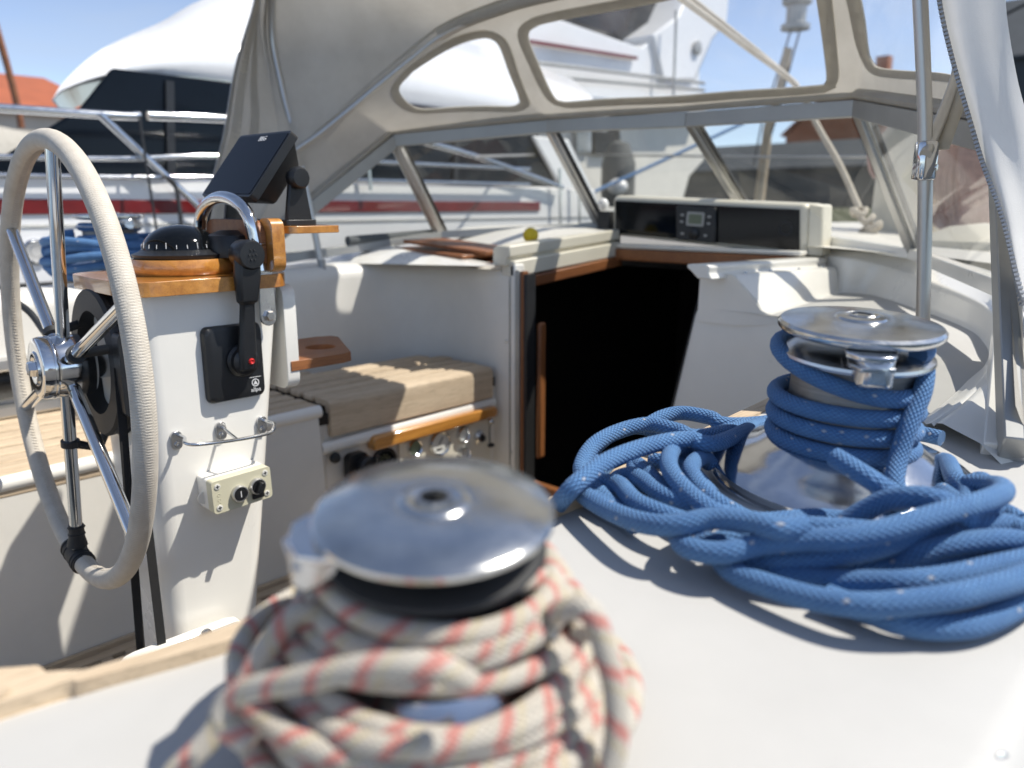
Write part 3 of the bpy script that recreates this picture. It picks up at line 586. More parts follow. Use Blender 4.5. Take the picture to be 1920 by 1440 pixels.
for s in (-1, 1):
    m = MB(); c = V((-1.60, .722, -.08)) if s < 0 else V((-1.378, .729, -.07))
    m.tube([c + V((.0158 * math.cos(R(a)), .0158 * math.sin(R(a)) + (.02 if 50 < a < 130 else 0), .001 * math.sin(R(a)))) for a in range(0, 360, 15)], .003, 8, closed=True); m.build('clip', 'steel', gd)
# plotter bracket of teak, and the plotter on it
tb = thing('teak_bracket', (-1.42, .76, -.1), 'varnished teak bracket clamped to the guard arch, carrying the display', 'bracket')
m = MB(); m.prism(rrect(.225, .10, .03, 5), 0, .012, frame((-1.475, .742, -.075), (1, 0, 0), (0, 0, 1))); m.build('back_board', 'oil', tb, bevel=.003)
m = MB(); m.prism(rrect(.05, .10, .018, 5), -.004, .022, frame((-1.365, .764, -.072), (1, 0, 0), (0, 0, 1))); cl = m.build('clamp_block', 'varnx', tb, bevel=.006)
m = MB(); m.lathe([(0, 0), (.005, 0), (.004, .002), (0, .002)], 12, frame((-1.372, .741, -.052), (1, 0, 0), (0, 0, 1))); m.build('screw', 'steel', cl)
m = MB(); m.prism(rrect(.30, .12, .02, 5, -1.485, .835), -.051, -.037); m.build('shelf', 'varnx', tb, bevel=.004)
pl = thing('chart_plotter', (-1.50, .82, -.037), 'black chart plotter display tilted back on its bracket above the compass', 'chart plotter')
pc = V((-1.513, .788, .083)); FP = frame(pc, (.998, -.06, -.02), (.03, .60, .80))           # screen plane: x across, y up the screen, z out of it (aft and up)
if FP.to_3x3().col[2].y > 0: FP = FP @ Matrix.Rotation(PI, 4, 'Y')
m = MB(); m.prism(rrect(.236, .158, .008, 4), -.018, 0, FP); m.build('front_housing', 'black', pl, bevel=.004)
m = MB(); m.prism(rrect(.224, .146, .004, 3), .0004, .0012, FP); m.build('screen', 'screenblack', pl)
m = MB(); m.grid([[FP @ V((x * sx, y * sy, z)) for x, y in rrect(1, 1, .05, 3)] for sx, sy, z in ((.22, .145, -.018), (.20, .125, -.035), (.16, .10, -.062), (.15, .09, -.066))], closed=True); k = len(rrect(1, 1, .05, 3)); m.f.append(tuple(len(m.v) - k + i for i in range(k))); m.build('rear_housing', 'black', pl, bevel=.003)
text('brand_print', 'B&G', .017, FP @ Matrix.Translation((.012, .062, .0015)), 'white', pl)
for s in (-1, 1):
    xk = -1.513 + s * .122
    m = MB(); m.prism([(-.028, 0), (.03, 0), (.022, .05), (.017, .088), (.008, .10), (-.006, .10), (-.014, .088), (-.02, .05)], 0, .012 * s, frame((xk, .825, -.03), (0, 1, 0), (0, 0, 1))); arm = m.build('bracket_arm', 'black', pl, bevel=.003)
    m = MB(); m.lathe([(0, -.01), (.019, -.01), (.021, -.006), (.021, .012), (.017, .017), (0, .018)], 28, frame((xk + s * .012, .825, .054), (0, s, 0), (0, 0, 1)), rip=lambda a, z: .02 * math.cos(12 * a)); m.build('knob', 'black', arm)
m = MB(); m.prism(rrect(.275, .075, .012, 4, -1.513, .828), -.0365, -.026); m.build('bracket_base', 'black', pl, bevel=.003)
# plug cable of the plotter down to the guard
m = MB(); m.tube(spl([(-1.64, .82, -.02), (-1.66, .80, .03), (-1.655, .77, -.02), (-1.645, .75, -.10), (-1.64, .735, -.127)], 6), .004, 8); tag(m.build('cable', 'rubber'), 'thin black cable hanging beside the chart plotter', 'cable')
# ---------------------------------------------------------------- throttle
th = thing('throttle_control', (-1.39, .674, -.36), 'black single lever throttle with a red button on the pedestal side', 'throttle')
FT = frame((-1.397, .672, -.292), (0, 1, 0), (0, 0, 1))
m = MB(); m.grid([[FT @ V((x * w, y * h + .0, z)) for x, y in rrect(1, 1, .1, 5)] for w, h, z in ((.118, .146, 0), (.118, .146, .006), (.112, .140, .013), (.10, .128, .0145))], closed=True); k = len(rrect(1, 1, .1, 5)); m.f.append(tuple(3 * k + i for i in range(k))); m.build('mounting_plate', 'black', th, ang=50)
m = MB(); m.lathe([(.032, .012), (.032, .02), (.027, .024), (.026, .034), (.02, .038), (0, .038)], 32, FT @ Matrix.Translation((.012, .004, 0))); m.build('lever_hub', 'black', th)
m = MB(); rows = []
for w, y, z, t in ((.016, -.012, .036, .016), (.0165, .03, .038, .016), (.0145, .075, .040, .013), (.0135, .115, .042, .012), (.019, .118, .044, .018), (.024, .165, .047, .022), (.023, .20, .047, .022)):
    rows.append([FT @ V((.012 + (y) * .055 + a * w, y, z + b * t * .5)) for a, b in ((-1, -1), (-1.1, 0), (-.8, 1), (.8, 1), (1.1, 0), (1, -1))])
m.grid(rows, closed=True); m.f.append(tuple(range(6))[::-1]); m.f.append(tuple(len(m.v) - 6 + i for i in range(6))); m.build('lever', 'black', th, bevel=.003, ang=50)
m = MB(); gpos = FT @ Matrix.Translation((.024, .205, .047)); m.lathe([(0, -.028), (.022, -.028), (.027, -.022), (.0275, .012), (.024, .018), (0, .019)], 32, gpos); gr = m.build('grip', 'black', th)
for q in range(7):
    a = R(q * 60); d = (0, 0) if q == 6 else (.007 * math.cos(a), .010 * math.sin(a))
    m = MB(); m.lathe([(.0022, .0185), (.0018, .0204), (0, .0206)], 10, gpos @ Matrix.Translation((d[0], d[1], 0))); m.build('grip_dot', 'rubber', gr)
m = MB(); m.lathe([(.006, .037), (.006, .046), (.004, .049), (.002, .0475), (0, .0475)], 18, FT @ Matrix.Translation((.016, .005, 0))); m.build('button', 'redbtn', th)
text('brand_print', 'allpa', .0115, FT @ Matrix.Translation((.036, -.058, .0152)), 'white', th)
m = MB(); m.ring([(.0078, .0148), (.0078, .0154), (.006, .0154), (.006, .0148)], 24, FT @ Matrix.Translation((.036, -.044, 0))); m.prism([(-.0045, -.0035), (.0045, -.0035), (0, .005)], .0148, .0154, FT @ Matrix.Translation((.036, -.044, 0))); m.box((.024, -.0335, .0148), (.048, -.0325, .0153), FT); m.build('emblem', 'white', th)
# ---------------------------------------------------------------- wire drink rail on the pedestal
dr = thing('drink_rail', (-1.36, .62, -.43), 'bent steel wire rail on three feet across the pedestal side', 'rail')
for (y, z) in ((-1.397,0.55,-0.422)[1:], (-1.397,0.636,-0.422)[1:], (-1.397,0.721,-0.427)[1:]):
    m = MB(); m.prism(rrect(.020, .034, .008, 5), 0, .005, frame((-1.397, y, z), (0, 1, 0), (0, 0, 1))); ft = m.build('foot', 'worn', dr, bevel=.0015)
    for dz in (-.007, ): m = MB(); m.lathe([(.006, .005), (.005, .0075), (.002, .008), (0, .0065)], 12, frame((-1.397, y, z + dz), (0, 1, 0), (0, 0, 1))); m.build('screw', 'steel', ft)
f1, f2, f3 = V((-1.392, *(-1.397,0.554,-0.412)[1:])), V((-1.392, *(-1.397,0.638,-0.415)[1:])), V((-1.392, *(-1.397,0.724,-0.419)[1:]))
e1, e2, e3 = V((-1.345,0.548,-0.417)), V((-1.338,0.641,-0.429)), V((-1.345,0.718,-0.427))
m = MB(); m.tube(spl([f1, f1 + V((.02, .002, -.002)), e1 + V((-.006, .0, 0)), e1.lerp(e2, .2) + V((.006, 0, -.002)), e2, e2.lerp(e3, .8) + V((.004, 0, -.003)), e3, f3 + V((.03, .006, -.002)), f3 + V((.012, .002, 0)), f3], 6), .0035, 10); m.tube([f2, e2], .003, 10); m.build('wire', 'steel', dr)
# ---------------------------------------------------------------- switch box on the pedestal
bx = thing('switch_box', (-1.37, .65, -.57), 'beige plastic switch box with two round switches low on the pedestal', 'switch box')
fc = [V((-1.335,0.582,-0.501)), V((-1.335,0.702,-0.492)), V((-1.335,0.699,-0.559)), V((-1.335,0.582,-0.562))]
cen = (fc[0] + fc[1] + fc[2] + fc[3]) / 4; wv = (fc[1] + fc[2] - fc[0] - fc[3]) / 2; hv = (fc[0] + fc[1] - fc[2] - fc[3]) / 2
FB = frame(cen, (0, wv.y, wv.z * .6), (0, 0, 1)); bw, bh = wv.length, hv.length
m = MB(); m.prism(rrect(bw, bh, .006, 4), -.062, -.022, FB); bb = m.build('box_body', 'gel', bx, bevel=.003)
m = MB(); m.lathe([(.012, 0), (.012, .002), (.010, .002), (.009, .0005), (0, .0005)], 20, frame(FB @ V((-bw / 2, -.008, -.038)), (0, 0, 1), (-1, 0, 0)) @ Matrix.Rotation(R(-90), 4, 'X')); m.build('knockout', 'gelgrey', bb)
m = MB(); m.prism(rrect(bw + .001, bh + .001, .007, 4), -.0215, 0, FB); m.build('box_lid', 'box', bx, bevel=.003)
for sx in (-1, 1):
    for sy_ in (-1, 1):
        q = FB @ Matrix.Translation((sx * (bw / 2 - .011), sy_ * (bh / 2 - .011), 0))
        m = MB(); m.lathe([(.0058, 0), (.0058, .0012), (.0045, .0016), (0, .0012)], 14, q); sc = m.build('lid_screw', 'dial', bx)
        m = MB(); m.box((-.0035, -.0008, .001), (.0035, .0008, .0019), q); m.box((-.0008, -.0035, .001), (.0008, .0035, .0018), q); m.build('screw_cross', 'black', sc)
for sx, kind in ((-.008, 0), (.029, 1)):
    q = FB @ Matrix.Translation((sx, -.004 if not kind else .0, 0))
    m = MB(); m.lathe([(.0165, 0), (.0165, .006), (.0148, .009), (.0135, .009), (.0132, .004)], 28, q); sw = m.build('switch', 'alu', bx)
    m = MB(); m.lathe([(.0132, .006), (.012, .0085), (0, .0088)], 24, q); m.build('switch_face', 'black', sw)
    if not kind: m = MB(); m.box((-.0008, -.006, .0088), (.0008, .006, .0095), q); m.build('switch_mark', 'white', sw)
    else:
        m = MB(); m.prism([(-.005, -.011), (.005, -.011), (.006, .0), (.004, .011), (-.004, .011), (-.006, 0)], .008, .022, q @ Matrix.Rotation(R(-20), 4, 'Z')); m.build('turn_handle', 'black', sw, bevel=.0015)
        m = MB(); m.prism(rrect(.024, .011, .002, 3, 0, -.0195), 0, .003, q); m.build('switch_label', 'black', sw)
m = MB()
for z in (.004, -.006, -.014): m.ring([(.0032, 0), (.0032, .0005), (.0024, .0005), (.0024, 0)], 14, FB @ Matrix.Translation((-bw / 2 + .012, z, 0)))
m.build('moulded_marks', 'box', bx)
# ---------------------------------------------------------------- teak drinks table on the front of the pedestal
ct = thing('cup_table', (-1.52, .88, -.33), 'small teak drinks table with round cup holes, fixed to the pedestal front', 'drinks table')
h1, h2 = V((-1.51,0.937,-0.312)), V((-1.654,0.97,-0.312))
m = MB(); m.prism([[(-1.403, .80), (-1.403, .925), (-1.412, .952), (-1.60, 1.045), (-1.625, 1.04), (-1.64, 1.01), (-1.64, .80)], circ(.034, 24, h1.x, h1.y), circ(.034, 24, h1.x - .095, h1.y - .055)], -.332, -.311); cb_ = m.build('board', 'oil', ct, bevel=.003)
m = MB(); m.lathe([(.0055, 0), (.005, .002), (0, .0022)], 14, Matrix.Translation((-1.528,0.866,-0.311))); m.build('screw', 'steel', cb_)
# ---------------------------------------------------------------- steering wheel (leather wrapped)
wc = V((-1.5596, .4296, -.2866)); wnrm = V((.0378, .9989, -.0261)).normalized(); we1 = wnrm.cross(V((0, 0, 1))).normalized(); we2 = we1.cross(wnrm); WR = .40
wh = thing('helm', tuple(wc), 'large steel steering wheel with a cream leather wrapped rim', 'steering wheel')
def wp(a, r, d=0): return wc + (we1 * math.cos(R(a)) + we2 * math.sin(R(a))) * r + wnrm * d
m = MB(); m.tube([wp(a, WR) for a in range(0, 360, 3)], .0182, 20, closed=True, uvs=True); m.build('rim', 'wrap', wh)
# lacing seam along the inside of the rim
m = MB()
for a in range(0, 720, 2):
    a2 = a / 2; m.tube([wp(a2 - .25, WR - .0177, -.0045), wp(a2 + .1, WR - .0188, 0), wp(a2 + .25, WR - .0177, .0045)], .0011, 4)
tag(m.build('lacing', 'wrap', wh), kind='stuff')
FW = frame(wc, we1, we2)
if (FW.to_3x3().col[2] - wnrm).length > .5: sgn = -1
else: sgn = 1
def wx(d): return FW @ Matrix.Translation((0, 0, d * sgn))
m = MB(); m.lathe([(0, -.048), (.018, -.049), (.022, -.052), (.03, -.052), (.032, -.049), (.050, -.050), (.055, -.047), (.057, -.040), (.057, .032), (.054, .040), (.03, .041), (.03, .09), (0, .09)], 56, FW @ Matrix.Diagonal((1, 1, sgn, 1))); hb = m.build('hub', 'steel', wh)
m = MB(); m.lathe([(.012, -.062), (.014, -.060), (.016, -.048)], 6, FW @ Matrix.Diagonal((1, 1, sgn, 1))); m.build('hub_nut', 'steel', hb)
m = MB(); m.ring([(.0575, -.030), (.0583, -.0285), (.0583, -.0255), (.0575, -.024)], 48, FW @ Matrix.Diagonal((1, 1, sgn, 1))); m.build('hub_groove', 'steel', hb)
for k in range(6):
    a = 22 + 60 * k
    m = MB(); m.tube([wp(a, .045, -.002), wp(a, WR - .008, 0)], .0115, 18); sp_ = m.build('spoke', 'steel', wh)
    if k in (0, 2, 4):
        m = MB(); d = wp(a, 1) - wp(a, 0)
        pr_ = .085 if k != 4 else .155
        m.tube([wp(a, pr_ - .006, -.001), wp(a, pr_ + .006, -.001)], .0165, 16); m.tube([wp(a, pr_, .0), wp(a, pr_ + .02, .05), wp(a, .125, .068)], .009, 10); m.build('clamp', 'rubber', sp_)
m = MB(); m.tube([wp(262, WR - .07, 0), wp(262, WR - .045, 0), wp(262, WR - .025, 0)], [.0135, .0145, .019], 16); m.tube([wp(a, WR) for a in (256, 258, 260, 262, 264, 266, 268)], [.0205, .0212, .0215, .0222, .0215, .0212, .0205], 18)
for a in (257, 259.5, 265, 267): m.tube([wp(a, WR) + (wp(a, 1) - wp(a, 0)) * (.0215 * math.cos(R(t))) + wnrm * (.0215 * math.sin(R(t))) for t in range(0, 360, 20)], .0016, 6, closed=True)
for r_ in (.335, .35): m.tube([wp(262, r_) + we1 * (.0145 * math.cos(R(t))) + wnrm * (.0145 * math.sin(R(t))) for t in range(0, 360, 20)], .0015, 6, closed=True)
m.build('tape_wrap', 'rubber', wh)
# autopilot drive ring behind the wheel, its belts and straps
ap = thing('wheel_drive_ring', tuple(wc + wnrm * .06), 'black grooved autopilot drive ring clamped behind the wheel', 'drive ring')
m = MB(); m.ring([(.098, .046), (.136, .046), (.141, .052), (.1405, .060), (.137, .063), (.137, .070), (.1415, .073), (.1415, .098), (.137, .101), (.137, .106), (.140, .109), (.139, .118), (.132, .124), (.10, .124), (.097, .118)], 72, FW @ Matrix.Diagonal((1, 1, sgn, 1))); m.build('ring_body', 'rubber', ap)
m = MB()
for k in range(120):
    a = k * 3; m.tube([wp(a, .1422, .074), wp(a, .1422, .0975)], .0011, 4)
tag(m.build('belt_teeth', 'rubber', ap), kind='stuff')
m = MB(); c = wp(22, .135, .13); m.prism(rrect(.03, .15, .01, 4), 0, .03, frame((-1.43, .485, -.29), (0, 1, 0), (0, 0, 1))); m.build('motor_housing', 'black', ap, bevel=.005)
def strap(a, b, w, lab):
    m = MB(); a, b = V(a), V(b); d = (b - a).normalized(); s = V((0, 1, 0)); s = (s - d * s.dot(d)).normalized(); q = d.cross(s) * .0012
    P = [a.lerp(b, t / 10) for t in range(11)]
    m.grid([[p - s * w - q, p + s * w - q, p + s * w + q, p - s * w + q] for p in P], closed=True); o = m.build('webbing_strap', 'webbing'); tag(o, lab, 'strap', 'webbing straps below the drive ring')
strap((-1.43,0.476,-0.279), (-1.4,0.447,-0.829), .0075, 'black webbing strap nearest the wheel, tied down from the drive ring')
strap((-1.42,0.491,-0.28), (-1.36,0.472,-0.823), .0078, 'black webbing strap nearest the pedestal, ending at the white foot brace')
m = MB(); m.tube(spl([(-2.30, .55, -.02 - .27), (-2.2, .60, -.33), (-2.0, .60, -.36), (-1.75, .53, -.33)], 6), .006, 8); 
m = MB(); m.tube(spl([(-2.2,0.504,-0.221), (-2.15,0.528,-0.252), (-2.05,0.53,-0.293), (-1.7,0.483,-0.32)], 6), .008, 10); tag(m.build('steering_cable', 'rubber'), 'black cable looping behind the wheel towards the hub', 'cable')
# ---------------------------------------------------------------- winches
def winch(c, k, label, drum, jaw_dir, group=None, jaw='worn', arm=1.0, kz=1.0, kb=None, lean=0):
    """self tailing winch standing at c; k scales it; jaw_dir: heading of the stripper arm"""
    c = V(c); LEAN = Matrix.Rotation(R(lean), 4, V((math.cos(R(50)), math.sin(R(50)), 0))); T0 = Matrix.Translation(c) @ LEAN; T = T0 @ Matrix.Diagonal((k, k, k * kz, 1)); w = thing('winch', tuple(c), label, 'winch', group)
    TB = T0 @ Matrix.Diagonal((kb or k, kb or k, k * (.82 if kz > 1 else 1), 1))
    m = MB(); m.lathe([(.02, 0), (.146, 0), (.149, .004), (.149, .010), (.145, .013), (.145, .018), (.1485, .021), (.1485, .026), (.145, .030), (.130, .040), (.112, .050), (.096, .061), (.086, .071), (.082 * k / (kb or k), .078), (.0, .078)], 72, TB); m.build('base', 'chrome', w)
    m = MB(); m.lathe([(.0785, .045), (.0775, .085), (.0765, .11), (.0775, .13), (.081, .139), (.084, .140)], 64, T, rip=lambda a, z: .006 * math.cos(20 * a)); m.build('drum', drum, w)
    m = MB(); m.lathe([(.084, .139), (.093, .141), (.0955, .144), (.0945, .147), (.085, .150), (.074, .153)], 64, T); m.build('lower_jaw', jaw, w)
    m = MB(); m.lathe([(.074, .164), (.088, .166), (.098, .1685), (.1015, .172), (.1015, .176), (.098, .179), (.06, .1825), (.036, .1838), (.032, .1835), (.030, .1855), (.022, .1865), (.019, .185), (.0125, .184), (.0125, .170), (0, .170)], 72, T); m.build('head', 'scuffed', w)
    m = MB(); m.ring([(.0165, .1855), (.0165, .1875), (.0125, .1875), (.0125, .1855)], 8, T); m.build('socket_ring', 'worn', w)
    m = MB(); m.lathe([(.0122, .1702), (0, .1702)], 16, T); m.build('socket', 'black', w)
    A = T @ Matrix.Rotation(R(jaw_dir), 4, 'Z') @ Matrix.Diagonal((1, arm, 1, 1))
    m = MB(); m.prism([(.05, -.030), (.10, -.034), (.117, -.022), (.121, .0), (.115, .018), (.098, .026), (.05, .022)], .1610, .1672, A); sa = m.build('stripper_arm', 'chrome', w, bevel=.002 * k)
    rows = []
    for x, z0, z1, w_ in ((.080, .150, .166, .022), (.100, .140, .1675, .024), (.112, .134, .166, .020), (.121, .138, .158, .012)): rows.append([A @ V((x, -w_, z0)), A @ V((x, w_, z0)), A @ V((x, w_ * .9, z1)), A @ V((x, -w_ * .9, z1))])
    m = MB(); m.grid(rows, closed=True); m.f += [(0, 1, 2, 3), (15, 14, 13, 12)]; m.build('feeder', 'worn', sa, bevel=.004 * k)
    m = MB(); m.prism([(.06, -.026), (.105, -.03), (.125, -.02), (.118, .02), (.09, .015)], .152, .157, A); m.build('feeder_lip', 'worn', sa, bevel=.0015 * k)
    return w
PRIM = V((-.34, .935, -.332)); SEC = V((-.346, .289, -.313))
winch(PRIM, .90, 'big chrome self tailing winch wrapped in bright blue rope on the sunny coaming', 'brushed', -58, 'sheet winches on the coamings', kz=1.25, kb=1.04, lean=5)
winch(SEC, .71, 'blurred small chrome winch nearest the camera, holding red flecked rope', 'rubber', -118, 'sheet winches on the coamings', 'rubber', 1.25, kz=1.1, lean=7)
PORT = V((-2.72, .93, -.215))
winch(PORT, 1.05, 'chrome winch with blue rope on the far port coaming behind the wheel', 'brushed', 20, 'sheet winches on the coamings')
# ---------------------------------------------------------------- ropes
def helix(c, r, z0, z1, a0, turns, n=36):
    k = int(n * turns); return [(c[0] + r * math.cos(R(a0) + 2 * PI * turns * i / k), c[1] + r * math.sin(R(a0) + 2 * PI * turns * i / k), z0 + (z1 - z0) * i / k) for i in range(k + 1)]
rb = MB(); rr = .0104
def strand(pts, r=rr, n=7, mb=None): (mb or rb).tube(spl(pts, n), r, 16, uvs=True)
# turns on the drum, up to the jaw, out of the jaw and down to the coil
hx = helix(PRIM, .0805, PRIM.z + .122, PRIM.z + .046, -20, 3.3)
hx2 = [(PRIM.x + (.081 + .001 * smooth((t - 200) / 150)) * math.cos(R(-20 - 350 + t)), PRIM.y + (.081 + .001 * smooth((t - 200) / 150)) * math.sin(R(-20 - 350 + t)), PRIM.z + .122 + .048 * (1 - smooth((t - 190) / 160))) for t in range(0, 345, 10)]
rb.tube(hx2 + hx, rr, 16, uvs=True)
strand([(-0.261,0.93,-0.207), (-0.262,0.95,-0.187), (-0.257,0.943,-0.179), (-0.251,0.92,-0.202), (-0.253,0.893,-0.235), (-0.254,0.874,-0.269), (-0.248,0.851,-0.29), (-0.233,0.831,-0.308)])
strand([(-0.227,0.77,-0.275), (-0.24,0.757,-0.262), (-0.262,0.761,-0.255), (-0.284,0.769,-0.25)], n=8)
B0 = (-.47, 1.02, -.30); B1 = (-.40, 1.11, -.30); B2 = (-.27, 1.10, -.30); B3 = (-.19, 1.02, -.30)
strand([(-0.579,0.694,-0.4), (-0.542,0.633,-0.345), (-0.497,0.599,-0.3), (-0.489,0.615,-0.285), (-0.494,0.67,-0.278), (-0.487,0.736,-0.275), (-0.469,0.79,-0.275), (-0.447,0.825,-0.283), B0, B1])
strand([(-0.524,0.665,-0.31), (-0.554,0.695,-0.306), (-0.577,0.747,-0.297), (-0.578,0.8,-0.29), (-0.558,0.841,-0.285), (-0.516,0.844,-0.285), (-0.486,0.857,-0.29), B0, B1])
strand([(-0.544,0.714,-0.315), (-0.585,0.752,-0.312), (-0.613,0.825,-0.31), (-0.616,0.883,-0.31), (-0.589,0.901,-0.312), (-0.523,0.882,-0.316), (-.50, .93, -.316)])
strand([(-0.585,0.875,-0.3), (-0.584,0.911,-0.294), (-0.568,0.94,-0.29), (-0.526,0.946,-0.29), (-0.493,0.957,-0.296), B1, B2])
strand([(-0.558,0.758,-0.316), (-0.532,0.692,-0.316), (-0.512,0.671,-0.318), (-0.48,0.668,-0.318)])
# left side of the coil: ends of loops and the strands under the winch
strand([(-0.454,0.632,-0.318), (-0.507,0.646,-0.316), (-0.51,0.638,-0.309), (-0.483,0.618,-0.306), (-0.428,0.592,-0.3), (-0.381,0.576,-0.292), (-0.348,0.577,-0.284), (-0.323,0.596,-0.276), (-0.29,0.603,-0.272), (-0.263,0.603,-0.27), (-0.249,0.622,-0.268)])
strand([(-0.42,0.617,-0.318), (-0.491,0.654,-0.317), (-0.509,0.67,-0.312), (-0.486,0.675,-0.306), (-0.434,0.636,-0.302), (-0.385,0.618,-0.298), (-0.34,0.62,-0.3)])
strand([(-0.486,0.685,-0.318), (-0.509,0.704,-0.315), (-0.491,0.717,-0.309), (-0.43,0.678,-0.304), (-0.386,0.668,-0.302), (-0.339,0.673,-0.304), (-0.311,0.676,-0.306)])
strand([(-0.485,0.72,-0.318), (-0.526,0.765,-0.315), (-0.494,0.743,-0.31), (-0.437,0.699,-0.309), (-0.389,0.684,-0.312), (-0.353,0.685,-0.316)])
strand([(-0.477,0.812,-0.31), (-0.479,0.802,-0.292), (-0.477,0.773,-0.286), (-0.447,0.718,-0.286), (-0.407,0.681,-0.29), (-0.363,0.659,-0.296), (-0.332,0.659,-0.302)])
strand([(-0.456,0.827,-0.312), (-0.457,0.811,-0.3), (-0.445,0.768,-0.295), (-0.429,0.738,-0.296), (-0.389,0.703,-0.3), (-0.353,0.687,-0.304), (-0.322,0.689,-0.308), (-0.29,0.747,-0.312), (-0.257,0.771,-0.314)])
strand([(-0.519,0.796,-0.316), (-0.498,0.793,-0.312), (-0.468,0.793,-0.313), (-0.401,0.737,-0.316)])
# front: the twisted hanks
strand([(-0.364,0.661,-0.312), (-0.364,0.622,-0.308), (-0.352,0.59,-0.303), (-0.329,0.573,-0.3), (-0.301,0.577,-0.296), (-0.276,0.602,-0.288), (-0.248,0.616,-0.28), (-0.221,0.628,-0.274), (-0.199,0.648,-0.268), (-0.18,0.676,-0.262), (-0.163,0.711,-0.258), (-0.146,0.757,-0.257), (-0.142,0.809,-0.262), (-0.157,0.868,-0.275), (-0.19,0.901,-0.29)])
strand([(-0.345,0.61,-0.314), (-0.321,0.605,-0.302), (-0.303,0.633,-0.294), (-0.277,0.655,-0.289), (-0.242,0.674,-0.286), (-0.204,0.706,-0.288), (-0.184,0.755,-0.29), (-0.166,0.822,-0.292), (-0.148,0.853,-0.296), (-0.131,0.847,-0.3)])
strand([(-0.331,0.614,-0.316), (-0.302,0.608,-0.312), (-0.269,0.616,-0.306), (-0.236,0.634,-0.299), (-0.21,0.663,-0.293), (-0.191,0.701,-0.29), (-0.175,0.737,-0.289), (-0.156,0.782,-0.29), (-0.134,0.816,-0.294), (-0.111,0.809,-0.3)])
strand([(-0.321,0.626,-0.317), (-0.317,0.605,-0.316), (-0.29,0.583,-0.314), (-0.256,0.576,-0.311), (-0.216,0.574,-0.307), (-0.18,0.58,-0.301), (-0.15,0.602,-0.295), (-0.124,0.634,-0.291), (-0.098,0.691,-0.289), (-0.085,0.761,-0.29)])
strand([(-0.304,0.623,-0.318), (-0.265,0.613,-0.316), (-0.226,0.623,-0.313), (-0.193,0.63,-0.305), (-0.17,0.636,-0.299), (-0.144,0.659,-0.294), (-0.121,0.701,-0.292), (-0.102,0.743,-0.292), (-0.094,0.793,-0.294)])
strand([(-0.218,0.604,-0.317), (-0.186,0.603,-0.317), (-0.161,0.602,-0.317), (-0.137,0.615,-0.317), (-0.116,0.643,-0.317), (-0.101,0.69,-0.316), (-0.092,0.755,-0.314), (-0.089,0.823,-0.31)])
strand([(-0.194,0.684,-0.312), (-0.178,0.697,-0.299), (-0.16,0.713,-0.29), (-0.134,0.737,-0.284), (-0.115,0.753,-0.284), (-0.098,0.757,-0.288), (-0.092,0.751,-0.296)])
strand([(-0.234,0.66,-0.317), (-0.207,0.677,-0.314), (-0.177,0.695,-0.31), (-0.15,0.731,-0.304), (-0.125,0.776,-0.302), (-0.108,0.793,-0.306)])
strand([(-0.277,0.661,-0.317), (-0.236,0.678,-0.317), (-0.207,0.723,-0.315), (-0.178,0.774,-0.312), (-0.155,0.822,-0.31), (-0.131,0.834,-0.312)])
strand([(-0.252,0.721,-0.3), (-0.237,0.727,-0.284), (-0.218,0.73,-0.268), (-0.197,0.728,-0.258), (-0.178,0.73,-0.256), (-0.163,0.737,-0.262), (-0.154,0.749,-0.274)])
strand([(-0.241,0.999,-0.3), (-0.23,0.98,-0.296), (-0.207,0.918,-0.293), (-0.187,0.889,-0.296), (-0.184,0.861,-0.3), (-0.213,0.898,-0.304)])
strand([(-0.19,0.895,-0.303), (-0.19,0.938,-0.297), (-0.18,0.929,-0.295), (-0.176,0.887,-0.297), (-0.153,0.869,-0.302)])
strand([(-0.162,0.87,-0.305), (-0.138,0.863,-0.303), (-0.117,0.829,-0.303), (-0.101,0.775,-0.305), (-0.103,0.714,-0.31)])
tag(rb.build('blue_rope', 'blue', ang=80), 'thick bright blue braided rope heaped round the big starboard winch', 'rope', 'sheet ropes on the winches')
# red flecked rope on the near winch: turns on the drum and a loose hank of loops round it
fm = MB(); fr = .0069
def loop(z, r, tilt, tdir, cx=0, cy=0, wob=.006, seed=0, a0=0, a1=360, ell=1.0):
    rnd = random.Random(seed); ph = [rnd.uniform(0, 6.28) for _ in range(4)]; out = []
    for t in range(a0, a1 + 1, 8):
        a = R(t); q = r * (1 + wob / r * math.sin(2 * a + ph[0]) + .4 * wob / r * math.sin(3 * a + ph[1]))
        zz = z + tilt * math.cos(a - R(tdir)) + .35 * wob * math.sin(2 * a + ph[2])
        out.append((SEC.x + cx + q * math.cos(a) * ell, SEC.y + cy + q * math.sin(a), max(zz, SEC.z + fr)))
    return out
def closed(pts): fm.tube(pts[:-1], fr, 12, closed=True, uvs=True)
def opened(pts): fm.tube(pts, fr, 12, uvs=True)
opened(helix(SEC, .068, SEC.z + .050, SEC.z + .080, 0, 1.6))
# heading of the camera from this winch: about 320 degrees in plan
for i, (z, r, tl, td, cx, cy, w) in enumerate((
        (.090, .076, .006, 240, .000, .002, .003), (.083, .078, .004, 110, .001, .000, .003), (.074, .080, .005, 60, .000, .002, .003), (.066, .083, .007, 200, .002, .000, .004), (.056, .088, .006, 300, -.002, .002, .005), (.050, .092, .010, 170, .003, -.002, .005),
        (.041, .097, .006, 20, .002, .003, .006), (.033, .101, .009, 250, -.003, -.002, .006), (.026, .105, .007, 100, .002, .002, .006), (.018, .109, .008, 320, -.003, .003, .006),
        (.012, .113, .004, 10, .000, .000, .006), (.030, .110, .014, 215, -.005, -.003, .006), (.008, .118, .002, 10, .002, .002, .005))):
    closed(loop(SEC.z + z, r, tl, td, cx, cy, w, 11 + i))
